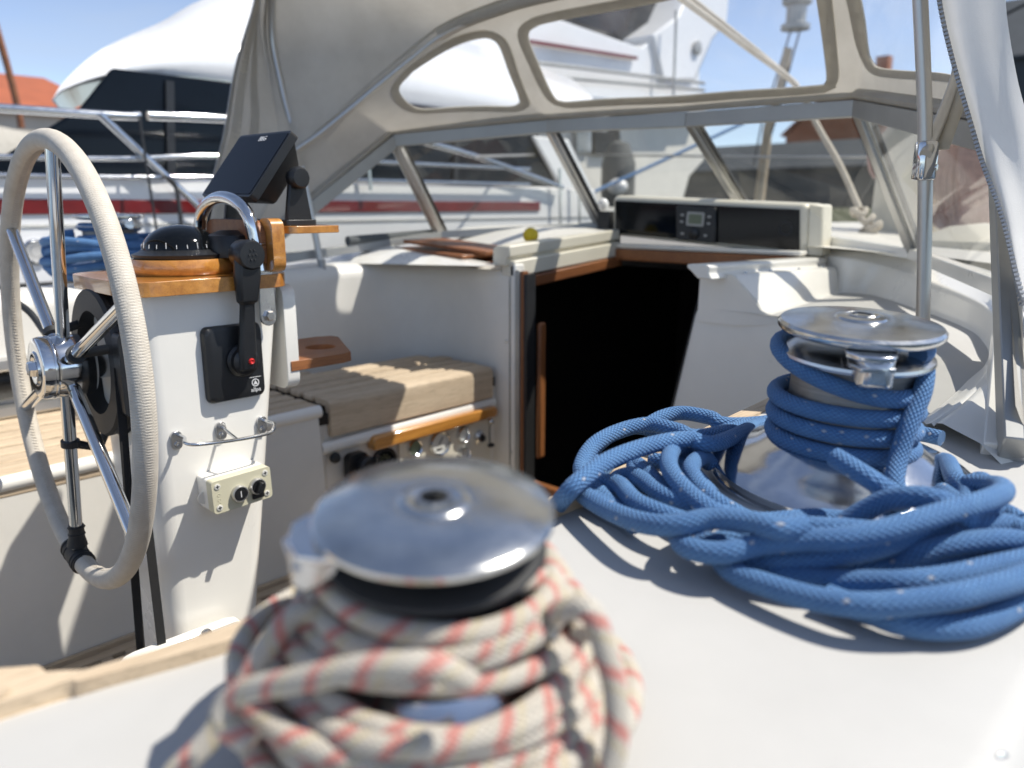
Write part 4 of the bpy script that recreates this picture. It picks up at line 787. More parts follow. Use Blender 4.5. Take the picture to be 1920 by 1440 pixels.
# bights that stand off the hank
fm.tube(spl([(-0.355,0.224,-0.236), (-0.369,0.205,-0.229), (-0.375,0.187,-0.245), (-0.378,0.168,-0.271), (-0.382,0.151,-0.291), (-0.388,0.134,-0.305), (-0.392,0.126,-0.319)], 8), fr, 12, uvs=True)
fm.tube(spl([(-0.26,0.304,-0.227), (-0.241,0.31,-0.219), (-0.228,0.31,-0.239), (-0.216,0.306,-0.265), (-0.21,0.296,-0.29), (-0.211,0.284,-0.31)], 8), fr, 12, uvs=True)
fm.tube(spl([(-0.3,0.267,-0.221), (-0.292,0.297,-0.219), (-0.292,0.336,-0.229), (-0.275,0.343,-0.238), (-0.255,0.323,-0.247)], 8), fr, 12, uvs=True)
fm.tube(spl([(-0.339,0.156,-0.272), (-0.356,0.15,-0.263), (-0.352,0.158,-0.25), (-0.314,0.172,-0.231), (-0.279,0.192,-0.217), (-0.255,0.212,-0.216), (-0.252,0.231,-0.233)], 8), fr, 12, uvs=True)
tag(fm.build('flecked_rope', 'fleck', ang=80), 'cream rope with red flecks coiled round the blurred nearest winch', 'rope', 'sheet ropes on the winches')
# blue rope on the port winch
pm_ = MB(); q = .0135
pm_.tube(helix(PORT, .088, PORT.z + .058, PORT.z + .118, 0, 3.1), q, 12, uvs=True); pm_.tube(helix(PORT, .082, PORT.z + .148, PORT.z + .152, 40, .9), q, 12, uvs=True)
pm_.tube(spl([PORT + V((-.06, -.09, .13)), PORT + V((-.08, -.14, .12)), PORT + V((-.09, -.17, .08)), PORT + V((-.05, -.165, .05)), PORT + V((.0, -.12, .055)), PORT + V((.06, -.07, .06))], 6), q, 12, uvs=True)
for i in range(5):
    c = PORT + V((.0, -.02, 0)); r_ = .155 + .008 * (i % 3); z = .013 + .022 * i
    pm_.tube([(c.x + r_ * (1 + .05 * math.sin(2 * R(t) + i)) * math.cos(R(t)), c.y + r_ * math.sin(R(t)) * 1.05, PORT.z + z + .012 * math.sin(R(t) * 2 + i)) for t in range(0, 360, 10)], q, 12, closed=True, uvs=True)
tag(pm_.build('blue_rope', 'blue', ang=80), 'blue rope hung round the far port winch, seen through the wheel', 'rope', 'sheet ropes on the winches')
# small steel fairlead on the outer face of the starboard coaming
m = MB(); a = V((-0.072,0.513,-0.339)); m.tube(spl([a + V((.000, -.004, -.012)), a + V((0, -.003, -.001)), a + V((.0015, .001, .0025)), a + V((.0035, .006, .001)), a + V((.004, .009, -.004))], 6), .0019, 10); tag(m.build('hook', 'steel'), 'small bent steel hook on the outer face of the near coaming', 'hook')
# ---------------------------------------------------------------- windscreen
ws = thing('windscreen', (CX, 2.3, -.15), 'aluminium framed clear windscreen under the canvas hood', 'windscreen')
T_ = [V(p) for p in ((-2.69, 1.36, -.205), (-2.60, 2.01, .258), (-2.12, 2.40, .308), (-1.52, 2.46, .294), (-.918, 2.40, .278), (-0.366,1.62,0.114), (-0.19,1.129,-0.306))]
Bt = [None, V((-2.62, 2.26, -.118)), V((-2.10, 2.72, -.078)), V((-1.50, 2.97, -.085)), V((-.80, 2.66, -.142)), V((-.345, 1.735, -.152)), None]
prof = [(-.017, -.024), (.015, -.024), (.019, -.018), (.019, .004), (.013, .008), (.013, .018), (.006, .024), (-.017, .024)]
def bar(a, b, mat, name, par, pf, upv=V((0, 0, 1)), ext=.0):
    a, b = V(a), V(b); d = (b - a).normalized(); a = a - d * ext; b = b + d * ext; s = upv.cross(d).normalized(); u = d.cross(s)
    m = MB(); m.grid([[p + s * x + u * z for x, z in pf] for p in (a, b)], closed=True); n = len(pf); m.f += [tuple(range(n))[::-1], tuple(range(n, 2 * n))]; return m.build(name, mat, par, bevel=.002, seg=1)
for i in range(6):
    a, b = T_[i], T_[i + 1]; d = (b - a).normalized() * .0015; bar(a + d, b - d, 'alugrey', 'top_rail', ws, prof)  # darker aluminium than the mullions: the rail's shade put into its colour
pf2 = [(-.026, -.012), (.022, -.012), (.022, .004), (.010, .006), (.010, .016), (-.012, .016), (-.012, .006), (-.026, .004)]
INN = [None, V((.9, -.35, -.2)), V((.1, -.6, -.8)), V((0, -.6, -.8)), V((-.15, -.6, -.8)), V((-.9, -.35, -.2))]
pfr = [(-.024, .0045), (-.0205, .0045), (-.0205, .017), (-.024, .017)]
for i in range(1, 5):
    a, b = T_[i], Bt[i]; o = bar(a + (b - a).normalized() * .02, b, 'alu', 'mullion', ws, pf2, INN[i])
    bar(a + (b - a).normalized() * .03, b, 'rubber', 'seal', o, [(-.038, -.010), (-.0265, -.010), (-.0265, .002), (-.038, .002)] if i < 0 else [(.0225, -.010), (.036, -.010), (.036, .002), (.0225, .002)], INN[i])
pfb = [(-.02, -.02), (.02, -.02), (.016, .012), (-.016, .012)]
base = [V((-2.67, 1.40, -.20)), Bt[1], Bt[2], Bt[3], Bt[4], Bt[5], V((-.215, 1.15, -.318))]
for i in range(6): bar(base[i], base[i + 1], 'alugrey' if i < 3 else 'gel', 'bottom_rail', ws, pfb)
def pane(q):
    m = MB(); q = [V(p) for p in q]; m.add(q, [tuple(range(len(q)))]); m.build('pane', 'acrylic', ws)
pane([T_[0], T_[1], Bt[1]]); 
for i in range(1, 5): pane([T_[i], T_[i + 1], Bt[i + 1], Bt[i]])
pane([T_[5], T_[6], Bt[5]])
m = MB(); a, b = V(Bt[5]) + V((.03, -.02, .0)), T_[6] + V((0, .01, 0)); o = bar(a, b, 'alu', 'end_post', ws, [(-.022, -.01), (.022, -.01), (.022, .01), (-.022, .01)], V((-1, .3, 0)))
# ---------------------------------------------------------------- sprayhood (canvas dodger) on two tube hoops
dg = thing('sprayhood', (CX, 1.9, .2), 'beige canvas sprayhood with clear vinyl windows over the companionway', 'sprayhood')
row_keys = [
 [(0, (-2.70, 1.38, -.185)), (.22, (-2.605, 2.00, .282)), (.36, (-2.12, 2.395, .334)), (.5, (-1.52, 2.455, .322)), (.64, (-.918, 2.395, .305)), (.78, tuple(T_[5] + V((.008, .01, .022)))), (1, tuple(T_[6] + V((.012, 0, .03))))],
 [(0, (-2.70, 1.37, -.18)), (.12, (-2.63, 1.57, .184)), (.22, (-2.50, 1.73, .365)), (.30, (-2.37, 1.91, .54)), (.36, (-2.23, 2.01, .643)), (.43, (-1.86, 2.03, .678)), (.5, (-1.50, 2.02, .668)), (.57, (-1.13, 2.01, .65)), (.64, (-.76, 1.98, .58)), (.70, (-.55, 1.87, .45)), (.78, (-.445, 1.69, .24)), (.88, (-.355, 1.58, .09)), (1, (-.20, 1.14, -.25))],
 [(0, (-2.76, 1.34, -.18)), (.12, (-2.69, 1.53, .2)), (.2, (-2.755, 1.56, .45)), (.28, (-2.765, 1.545, .68)), (.36, (-2.57, 1.53, .91)), (.43, (-2.1, 1.52, 1.01)), (.5, (-1.52, 1.52, 1.03)), (.57, (-.95, 1.52, .98)), (.66, (-.50, 1.52, .72)), (.72, (-.455, 1.52, .5)), (.80, (-.44, 1.52, .31)), (.88, (-.35, 1.48, .08)), (.94, (-.268, 1.36, -.08)), (1, (-.205, 1.2, -.22))],
 [(0, (-2.80, 1.28, -.2)), (.06, (-2.72, 1.29, .05)), (.12, (-2.67, 1.33, .24)), (.2, (-2.69, 1.40, .47)), (.28, (-2.665, 1.47, .69)), (.36, (-2.5, 1.45, .89)), (.43, (-2.08, 1.43, .985)), (.5, (-1.52, 1.42, 1.005)), (.57, (-.95, 1.42, .955)), (.66, (-.50, 1.42, .70)), (.72, (-.445, 1.40, .48)), (.80, (-.42, 1.38, .31)), (.88, (-.335, 1.35, .09)), (.94, (-.275, 1.30, -.025)), (1, (-.225, 1.235, -.14))]]
def key_row(keys):
    ts = [k[0] for k in keys]; P = [V(k[1]) for k in keys]
    def f(u):
        u = max(0, min(1, u)); i = max(j for j in range(len(ts) - 1) if ts[j] <= u + 1e-9) if u < 1 else len(ts) - 2
        t = (u - ts[i]) / (ts[i + 1] - ts[i]); a, b, c, d = P[max(i - 1, 0)], P[i], P[i + 1], P[min(i + 2, len(P) - 1)]
        h0 = (c - a) * ((ts[i + 1] - ts[i]) / (ts[i + 1] - ts[max(i - 1, 0)])) if i else (c - b)
        h1 = (d - b) * ((ts[i + 1] - ts[i]) / (ts[min(i + 2, len(P) - 1)] - ts[i])) if i + 2 < len(P) else (c - b)
        return b * (2 * t ** 3 - 3 * t * t + 1) + h0 * (t ** 3 - 2 * t * t + t) + c * (-2 * t ** 3 + 3 * t * t) + h1 * (t ** 3 - t * t)
    return f
def lin_row(keys):
    ts = [k[0] for k in keys]; P = [V(k[1]) for k in keys]
    def f(u):
        u = max(0, min(1, u)); i = max(j for j in range(len(ts) - 1) if ts[j] <= u + 1e-9) if u < 1 else len(ts) - 2
        return P[i].lerp(P[i + 1], (u - ts[i]) / (ts[i + 1] - ts[i]))
    return f
RF = [lin_row(row_keys[0])] + [key_row(k) for k in row_keys[1:]]
def surf(k, u, v):
    """canvas between row k and row k+1, with a little sag"""
    a, b = RF[k](u), RF[k + 1](u); p = a.lerp(b, v); s = math.sin(PI * v)
    return p - V((0, 0, .012 * s * (1 if k == 1 else .3))) + V((0, 0, .003 * s * math.sin(u * 60 + v * 3)))
NU, NV = 300, 44
G0 = [[surf(0, i / NU, j / NV) for j in range(NV + 1)] for i in range(NU + 1)]
SU, SV = 3.4, .46
wins = [[(.2645, .52), (.2675, .765), (.285, .835), (.3, .85), (.3425, .85), (.368, .83), (.3775, .79), (.3775, .70), (.3645, .45), (.3545, .26), (.350, .205), (.340, .188), (.318, .245), (.295, .317), (.272, .40)],
        [(.4055, .735), (.4165, .79), (.43, .80), (.47, .80), (.5175, .80), (.565, .825), (.595, .86), (.6055, .855), (.610, .80), (.6125, .633), (.6160, .35), (.6175, .2), (.616, .145), (.610, .13), (.545, .13), (.465, .145), (.405, .160), (.392, .175), (.3885, .235), (.3975, .517)],
        [(.6330, .84), (.6375, .667), (.6440, .42), (.6500, .315), (.662, .27), (.70, .34), (.7325, .433), (.745, .52), (.752, .68), (.748, .84), (.735, .90), (.695, .88), (.6475, .90), (.637, .885)]]
def inside(p, poly):
    c = False; n = len(poly)
    for i in range(n):
        a, b = poly[i], poly[i - 1]
        if (a[1] > p[1]) != (b[1] > p[1]) and p[0] < (b[0] - a[0]) * (p[1] - a[1]) / (b[1] - a[1]) + a[0]: c = not c
    return c
def smooth_loop(poly): return [(p.x, p.y) for p in spl([(u * SU, v * SV, 0) for u, v in poly], 4, True)]
def offset(loop, d):
    n = len(loop); ar = sum(loop[i][0] * loop[(i + 1) % n][1] - loop[(i + 1) % n][0] * loop[i][1] for i in range(n)); s = 1 if ar > 0 else -1; out = []
    for i in range(n):
        t = V((loop[(i + 1) % n][0] - loop[i - 1][0], loop[(i + 1) % n][1] - loop[i - 1][1])); t.normalize(); out.append((loop[i][0] + s * t.y * d, loop[i][1] - s * t.x * d))
    return out
loops = [smooth_loop(w) for w in wins]; cut = [offset(l, .011) for l in loops]
cutb = [(min(p[0] for p in c), max(p[0] for p in c), min(p[1] for p in c), max(p[1] for p in c)) for c in cut]
fronts = MB(); panes = [MB() for _ in loops]; vid = {}
def put(m, i, j):
    k = (id(m), i, j)
    if k not in vid: vid[k] = len(m.v); m.v.append(G0[i][j])
    return vid[k]
for i in range(NU):
    for j in range(NV):
        q = ((i + .5) / NU * SU, (j + .5) / NV * SV); m = fronts
        for k, c in enumerate(cut):
            b = cutb[k]
            if b[0] < q[0] < b[1] and b[2] < q[1] < b[3] and inside(q, c): m = panes[k]; break
        m.f.append((put(m, i, j), put(m, i + 1, j), put(m, i + 1, j + 1), put(m, i, j + 1)))
fp = fronts.build('front_panel', 'canvas', dg, ang=70)
def on_front(q, h):
    u, v = q[0] / SU, q[1] / SV; p = surf(0, u, v); a = surf(0, u + .002, v) - p; b = surf(0, u, v + .01) - p; n = a.cross(b).normalized(); return p + n * h
for k, l in enumerate(loops):
    pv = panes[k].build('vinyl_window', 'vinyl', dg, ang=80)
    lo, hi = l, offset(l, .028); m = MB(); n = len(l)
    m.grid([[on_front(a, -.0028) for a in lo] , [on_front(a, .0028) for a in lo], [on_front(a, .0028) for a in hi], [on_front(a, -.0028) for a in hi], [on_front(a, -.0028) for a in lo]], closed=True)
    bd = m.build('window_binding', 'canvaslight', pv, ang=30)
    for d in (.005, .022):
        for s in (-.0034, ):
            m = MB(); m.tube([on_front(a, s) for a in offset(l, d)], .0009, 4, closed=True); m.build('stitching', 'thread', bd)
def panel(k, name, nu, nv, v0=0, v1=1):
    m = MB(); m.grid([[surf(k, i / nu, lerp(v0, v1, j / nv)) for j in range(nv + 1)] for i in range(nu + 1)]); return m.build(name, 'canvas', dg, ang=70)
panel(1, 'roof_panel', 140, 24); aft = panel(2, 'aft_band', 140, 5)
# seam bands and the rolled edge along the windscreen rail
m = MB(); m.tube([RF[0](u / 100) + V((.0, -.004, .014)) for u in range(0, 79)], .020, 10, flat=(.8, 1.0)); m.build('rolled_edge', 'canvas', dg)
for k, v in ((1, .03), (1, .965), (2, .5)):
    m = MB(); m.grid([[surf(k, i / 120, v - .012 if k == 1 else v - .1) + V((0, 0, -.003)), surf(k, i / 120, v + .012 if k == 1 else v + .1) + V((0, 0, -.003))] for i in range(4, 117)]); m.build('seam', 'canvas', dg)
# zip along the aft edge
zt = MB(); zz = MB(); pts = []
L_ = 0; prev = RF[3](0)
for i in range(1, 2401):
    p = RF[3](i / 2400); L_ += (p - prev).length; prev = p
    if L_ > .0062: L_ = 0; pts.append((i / 2400, p))
for i, (u, p) in enumerate(pts[:-1]):
    if .40 < u < .60: continue
    t = (pts[i + 1][1] - p).normalized(); inw = (RF[2](u) - p); inw = (inw - t * inw.dot(t)).normalized(); w = t.cross(inw); q = p - inw * .006
    zz.grid([[q + t * a + inw * b - w * .003, q + t * a + inw * b + w * .003] for a, b in ((-.0018, -.006), (.0018, -.006), (.0018, .006), (-.0018, .006), (-.0018, -.006))])
tag(zz.build('zip_teeth', 'zip', dg), kind='stuff')
m = MB(); rows = []
for i in range(0, 201):
    u = i / 200; p = RF[3](u); inw = (RF[2](u) - p).normalized(); rows.append([p - inw * .012, p + inw * .004])
m.grid(rows); m.build('zip_tape', 'canvaslight', dg)
m = MB(); rows = []
for i in range(0, 201):
    u = i / 200; p = RF[3](u); inw = (RF[2](u) - p).normalized(); rows.append([p + inw * .012 + V((0, 0, -.003)), p + inw * .05 + V((0, 0, -.004))])
m.grid(rows); m.build('edge_hem', 'canvaslight', dg)
# sunlit side flap hanging outside the starboard zip
m = MB(); rows = []
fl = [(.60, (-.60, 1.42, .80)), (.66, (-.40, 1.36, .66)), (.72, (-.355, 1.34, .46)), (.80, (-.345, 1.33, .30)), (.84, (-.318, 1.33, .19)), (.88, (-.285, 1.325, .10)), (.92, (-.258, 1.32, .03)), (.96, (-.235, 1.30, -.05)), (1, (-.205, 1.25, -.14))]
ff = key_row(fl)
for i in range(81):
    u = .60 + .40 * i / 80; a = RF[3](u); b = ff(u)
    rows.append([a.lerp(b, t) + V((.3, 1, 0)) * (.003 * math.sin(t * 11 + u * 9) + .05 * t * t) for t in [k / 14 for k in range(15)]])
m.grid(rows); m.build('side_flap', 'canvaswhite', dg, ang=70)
# tube hoops
hp = thing('hood_frame', (CX, 1.6, -.24), 'grey tube hoops carrying the canvas hood', 'tube frame')
def hoop(pts, r=.0115): return spl(pts, 8)
aft_pts = [(-2.60, 1.64, -.24), (-2.655, 1.603, .188), (-2.71, 1.583, .417), (-2.727, 1.565, .63), (-2.60, 1.545, .84), (-2.3, 1.535, .965), (-1.9, 1.53, 1.0), (-1.52, 1.53, 1.005), (-1.15, 1.53, .975), (-.75, 1.53, .85), (-.55, 1.53, .66), (-.50, 1.54, .35), (-.468, 1.561, .082), (-.44, 1.59, -.30)]
m = MB(); m.tube(hoop(aft_pts), .0125, 18); m.build('aft_hoop', 'alu', hp)
h1 = [(-2.622, 1.57, .20)] + [tuple(RF[1](u) + V((.016 * (-1 if u > .5 else 1) * (1 - abs(u - .5) * .2), -.012, -.022))) for u in (.17, .22, .26, .30, .34, .38, .43, .5, .57, .62, .66, .70, .74, .77)] + [(-.462, 1.54, .09)]
m = MB(); m.tube(spl(h1, 5), .0105, 16); m.build('front_hoop', 'alu', hp)
m = MB(); m.tube(spl([tuple(RF[1](u) + V((0, -.010, -.016))) for u in (.345, .37, .40, .43, .5, .57, .60, .63)], 6), .021, 12); m.build('hoop_sleeve', 'canvas', hp)
for p, q in ((V((-2.655, 1.603, .188)), V((-2.63, 1.60, .225))), (V((-.468, 1.561, .08)), V((-.45, 1.585, .115)))):
    m = MB(); ax = (V((-.005, -.006, .08))).normalized(); T0 = frame(p, (1, 0, 0), (0, 1, 0)); m.lathe([(.0175, -.034), (.0195, -.028), (.0195, .028), (.0175, .034)], 20, T0, rip=lambda a, z: .06 * math.cos(4 * a)); k = m.build('hinge_clamp', 'steel', hp, bevel=.002)
    m = MB(); m.lathe([(.006, .017), (.006, .0215), (0, .022)], 14, frame(p + V((0, 0, -.012)), V((.75, .0, .0)).cross(V((0, 0, 1))) * -1, (0, 0, 1)) @ Matrix.Identity(4)); m.build('clamp_screw', 'worn', k)
m = MB(); m.grid([[V((-.455, 1.575, .10)) + V((dx, 0, 0)) + V((.006, .09 * t, .115 * t)) for dx in (-.014, .014)] for t in [i / 8 * 2.2 for i in range(9)]]); m.build('strap', 'canvaslight', hp, solid=.003)
for x, y, dz in ((-2.60, 1.64, 0), (-.44, 1.59, -.048)):
    m = MB(); m.lathe([(.022, -.246), (.022, -.238), (.015, -.23), (.0145, -.20)], 20, Matrix.Translation((x, y, dz))); m.build('deck_socket', 'alugrey', hp)
# ---------------------------------------------------------------- instrument pod
pod = thing('instrument_pod', (-1.57, 2.68, -.16), 'long cream instrument pod with a dark face panel above the companionway', 'instrument pod')
tl, tr, br_, bl_ = V((-1.984,2.65,0.045)), V((-1.161,2.66,0.01)), V((-1.153,2.66,-0.169)), V((-1.978,2.65,-0.118))
bk = V((.03, .12, 0))
m = MB(); m.add([tl, tr, br_, bl_, tl + bk, tr + bk, br_ + bk, bl_ + bk], [(0, 1, 2, 3), (7, 6, 5, 4), (0, 4, 5, 1), (1, 5, 6, 2), (2, 6, 7, 3), (3, 7, 4, 0)]); m.build('case', 'cream', pod, bevel=.022, seg=4)
m = MB(); q = [V((-1.117,2.7,0.002)), V((-1.107,2.7,-0.17))]; m.add([tr + V((.004, .01, 0)), q[0], q[1], br_ + V((.004, .01, 0)), tr + bk, q[0] + V((0, .08, 0)), q[1] + V((0, .08, 0)), br_ + bk], [(0, 1, 2, 3), (7, 6, 5, 4), (0, 4, 5, 1), (1, 5, 6, 2), (2, 6, 7, 3), (3, 7, 4, 0)]); m.build('end_cap', 'cream', pod, bevel=.012, seg=3)
FPd = frame((tl + tr + br_ + bl_) / 4, (tr - tl + br_ - bl_), (tl - bl_ + tr - br_))
if FPd.to_3x3().col[2].y > 0: FPd = FPd @ Matrix.Rotation(PI, 4, 'Y')
m = MB(); inv = FPd.inverted(); pq = [inv @ V(p) for p in ((-1.963,2.645,0.023), (-1.181,2.655,-0.011), (-1.169,2.655,-0.151), (-1.959,2.645,-0.108))]
m.prism([(p.x, p.y) for p in pq], .0015, .006, FPd); fpn = m.build('face_panel', 'blackgloss', pod, bevel=.002)
ic = [inv @ V(p) for p in ((-1.666,2.648,0.004), (-1.495,2.65,-0.004), (-1.486,2.65,-0.135), (-1.659,2.648,-0.126))]
m = MB(); m.prism([(p.x, p.y) for p in ic], .006, .02, FPd); inst = m.build('autopilot_display', 'black', pod, bevel=.006)
ccx = sum(p.x for p in ic) / 4; ccy = sum(p.y for p in ic) / 4
m = MB(); m.prism(rrect(.075, .052, .006, 3, ccx, ccy + .018), .02, .0225, FPd); sc = m.build('screen_bezel', 'alugrey', inst)
m = MB(); m.prism(rrect(.056, .036, .003, 3, ccx, ccy + .018), .0226, .0236, FPd); m.build('screen', 'lcd', inst)
for dx, dy in ((-.058, .03), (-.058, .005), (.058, .03), (.058, .005), (-.05, -.04), (.05, -.04)):
    m = MB(); m.prism(rrect(.014, .008, .003, 3, ccx + dx, ccy + dy), .02, .023, FPd); m.build('button', 'alugrey', inst)
m = MB(); m.lathe([(.022, .02), (.022, .026), (.016, .03), (0, .03)], 24, FPd @ Matrix.Translation((ccx, ccy - .035, 0))); m.build('dial_knob', 'black', inst)
sp0 = inv @ V((-1.224,2.655,-0.075)); m = MB(); m.ring([(.026, .006), (.026, .008), (.02, .008), (.02, .006)], 24, FPd @ Matrix.Translation((sp0.x, sp0.y, 0))); m.build('round_vent', 'rubber', pod)
for px in ((1160, 382), (1494, 400), (1494, 465), (1160, 432)):
    pass
m = MB(); m.box(tuple(V((-2.066,2.66,-0.096)) + V((0, 0, 0))), tuple(V((-2.003,2.66,-0.02)) + V((0, .05, 0)))); m.build('connector_block', 'black', pod, bevel=.004)
m = MB(); a = V((-2.062,2.67,-0.186)); m.box(tuple(a), tuple(V((-1.994,2.67,-0.094)) + V((0, .07, 0)))); m.build('foot', 'cream', pod, bevel=.01)
m = MB(); m.ball((-2.096,2.74,0.006), .024, 12, (1, 1, 1.2)); tag(m.build('vent_cap', 'paint'), 'small white rounded cap beside the left end of the instrument pod', 'cap')
# ---------------------------------------------------------------- neighbouring motor yacht on the port side
my = thing('motor_yacht', (-6.0, 2.5, -1.9), 'white motor yacht with black windows and a red stripe moored alongside', 'motor yacht')
HX = -4.3
m = MB(); rows = []
for y in [-5 + .5 * i for i in range(22)]:
    b = .0 if y < 4.6 else .0
    rows.append([(HX - .30, y, -1.95), (HX - .05, y, -1.2), (HX, y, -.43), (HX, y, .135), (HX - .04, y, .155), (HX - .12, y, .155), (HX - .13, y, .02), (HX - 1.0, y, .02)])
m.grid(rows); k = len(rows[0]); m.f += [tuple(range(k))[::-1], tuple((len(rows) - 1) * k + i for i in range(k))]; hull = m.build('hull', 'paint', my, bevel=0)
def band(z0, z1, y0, y1, mat, name, par, t=.012):
    m = MB(); m.box((HX + .002, y0, z0), (HX + t, y1, z1)); return m.build(name, mat, par, bevel=.003)
band(-.038, .034, -5, 4.77, 'red', 'red_stripe', hull); band(-.425, -.362, -5, 5.45, 'rubber', 'rubbing_strake', hull, .05)
for z in (-.089, -.099, -.272): band(z - .0025, z + .0025, -5, 5.45, 'alugrey', 'hull_line', hull, .006)
m = MB(); m.lathe([(.062, 0), (.062, .012), (.055, .018), (.05, .012), (.0, .012)], 32, frame((HX + .002, 1.12, -.215), (0, 1, 0), (0, 0, 1))); fk = m.build('filler_cap', 'chrome', hull)
m = MB(); m.ring([(.03, .012), (.03, .016), (.025, .016), (.025, .012)], 20, frame((HX + .002, 1.12, -.215), (0, 1, 0), (0, 0, 1))); m.build('cap_slot', 'worn', fk)
def rail(pts, r, name='rail'): m = MB(); m.tube(spl(pts, 6), r, 12); return m.build(name, 'steel', my)
rail([(-4.25, -3.5, .40), (-4.25, 1.05, .436), (-4.25, 1.66, .452)], .021, 'top_rail'); rail([(-4.25, 1.70, .455), (-4.25, 2.2, .472), (-4.25, 3.2, .47)], .024, 'top_rail')
rail([(-4.25, 3.2, .47), (-4.25, 4.0, .36), (-4.25, 5.0, .15)], .02, 'top_rail')
for z0, z1, r in ((.222, .285, .013), (.138, .168, .013)): rail([(-4.25, -3.5, z0 - .02), (-4.25, 1.0, z0), (-4.25, 2.2, z1 - .01), (-4.25, 4.6, z1)], r, 'middle_rail')
rail([(-4.24, 1.46, .445), (-4.24, 1.94, -.02)], .019, 'strut'); rail([(-4.24, -.4, .43), (-4.24, -.1, .1)], .019, 'strut')
for y in (3.05, 4.95, 5.2): rail([(-4.24, y, .30 if y > 4 else .46), (-4.24, y + .02, -.3 if y > 4 else .1)], .012, 'post')

for (pa, pb, pc, lab) in (((-4.2,1.638,0.433), (-4.18,1.643,0.152), (-4.16,1.652,-0.157), 'thin black lanyard hanging from the gap in the top rail of the motor yacht'), ((-4.2,1.743,0.149), (-4.18,1.78,0.095), (-4.14,1.774,-0.135), 'short black line looped over the middle rail of the motor yacht')):
    m = MB(); m.tube(spl([pa, pb, pc], 8), .007 if 'short' not in lab else .011, 8); tag(m.build('lanyard', 'rubber'), lab, 'line')
# superstructure: black glass house under a white visor roof
gp = [(.30, .10), (6.1, .10), (5.55, .62), (5.0, .78), (1.80, .78), (1.60, .54), (1.19, .262)]
m = MB(); m.grid([[(-4.95 - d, y + .36 * d * (1 - smooth((y - 1.5) / 4)), z) for y, z in gp] for d in (0, 2.4)], closed=True); n = len(gp); m.f += [tuple(range(n))[::-1], tuple(range(n, 2 * n))]; m.build('window_band', 'darkglass', my, bevel=.02)
m = MB(); m.box((-5.6, -4.5, .02), (-4.9, 6.2, .115)); m.build('house_side', 'paint', my, bevel=.03)
for y in (2.05, 3.2, 4.4): m = MB(); m.prism([(y, .12), (y + .05, .12), (y + .10, .74), (y + .05, .74)], .002, .02, frame((-4.95, 0, 0), (0, 1, 0), (0, 0, 1))); m.build('window_bar', 'black', my)
m = MB(); m.prism([(5.35, .62), (5.85, .62), (6.35, .02), (5.9, .02)], .0, .05, frame((-4.95, 0, 0), (0, 1, 0), (0, 0, 1))); m.build('house_pillar', 'paint', my, bevel=.02)
# visor roof
low = spl([(1.50, .575, 0), (1.58, .64, 0), (1.80, .72, 0), (2.16, .785, 0), (2.6, .80, 0), (3.4, .80, 0), (4.6, .78, 0), (6.6, .74, 0)], 5); upp = spl([(1.50, .585, 0), (1.60, .70, 0), (1.95, .91, 0), (2.40, 1.15, 0), (2.95, 1.42, 0), (3.6, 1.58, 0), (4.8, 1.5, 0), (6.6, 1.3, 0)], 5)
rows = []
for a, b in zip(low, upp):
    w = min(.62, .10 + (a.x - 1.5) * .9); xo = -5.05
    ins = .35 * smooth((a.x - 1.45) / .8)
    sk = lambda q: (q[0], q[1] + .36 * (xo - q[0]) * (1 - smooth((a.x - 1.5) / 5)), q[2])
    rows.append([sk(q) for q in [(xo - 1.2, a.x, a.y + .05), (xo - ins * .5, a.x, a.y + .015), (xo + .02, a.x, a.y), (xo + .05, a.x, lerp(a.y, b.y, .12)), (xo + .04, a.x, lerp(a.y, b.y, .3)), (xo - .12 * smooth((a.x - 1.5)), a.x, lerp(a.y, b.y, .55)), (xo - .45 * smooth((a.x - 1.5)), a.x, b.y), (xo - 1.4, a.x, b.y + .05)]])
m = MB(); m.grid(rows, closed=True); k = 8; m.f += [tuple(range(k))[::-1], tuple((len(rows) - 1) * k + i for i in range(k))]; roof = m.build('visor_roof', 'paint', my, ang=55)
# ---------------------------------------------------------------- second motor cruiser further ahead
mc = thing('motor_cruiser', (-6.5, 9.0, -1.9), 'white flybridge cruiser with a slanted arch, moored ahead beyond the windscreen', 'motor cruiser')
def py_(pts): return [(p[1], p[2]) for p in pts]
def slab(pts, x1, th, name, mat, par=None, bev=.04): m = MB(); m.prism(py_(pts), -th, 0, frame((x1, 0, 0), (0, 1, 0), (0, 0, 1))); return m.build(name, mat, par or mc, bevel=bev)
up_ = slab([(-6,4.445,1.597), (-6,6.711,2.003), (-6,7.067,2.006), (-6,8.544,1.928), (-6,8.827,2.092), (-6,9.703,2.549), (-6,9.912,2.111), (-6,9.969,1.566), (-6,10.174,1.53), (-6,10.203,1.268), (-6,4.406,0.809)], -6.0, 2.2, 'upper_house', 'paint')
slab([(-5.96,8.696,2.093), (-5.96,9.235,2.389), (-5.96,9.6,2.913), (-5.96,10.545,3.024), (-5.96,10.521,2.503), (-5.96,10.154,2.249), (-5.96,9.765,1.679), (-5.96,8.951,1.591)], -5.94, 2.3, 'radar_arch', 'paint')
slab([(-6.4,7.538,2.163), (-6.4,7.92,2.793), (-6.4,10.158,3.236), (-6.4,9.838,2.539), (-6.4,9.392,2.201), (-6.4,9.115,2.043)], -6.4, 1.2, 'flybridge_screen', 'darkglass')
m = MB(); m.prism(py_([(-5.93,6.425,1.718), (-5.93,8.372,1.797), (-5.93,8.374,1.761), (-5.93,6.425,1.681)]), -.05, 0, frame((-5.93, 0, 0), (0, 1, 0), (0, 0, 1))); m.build('trim_line', 'red', mc)
for a, b in (((1010, 118), (1330, 158)), ((1010, 140), (1330, 172))): pass
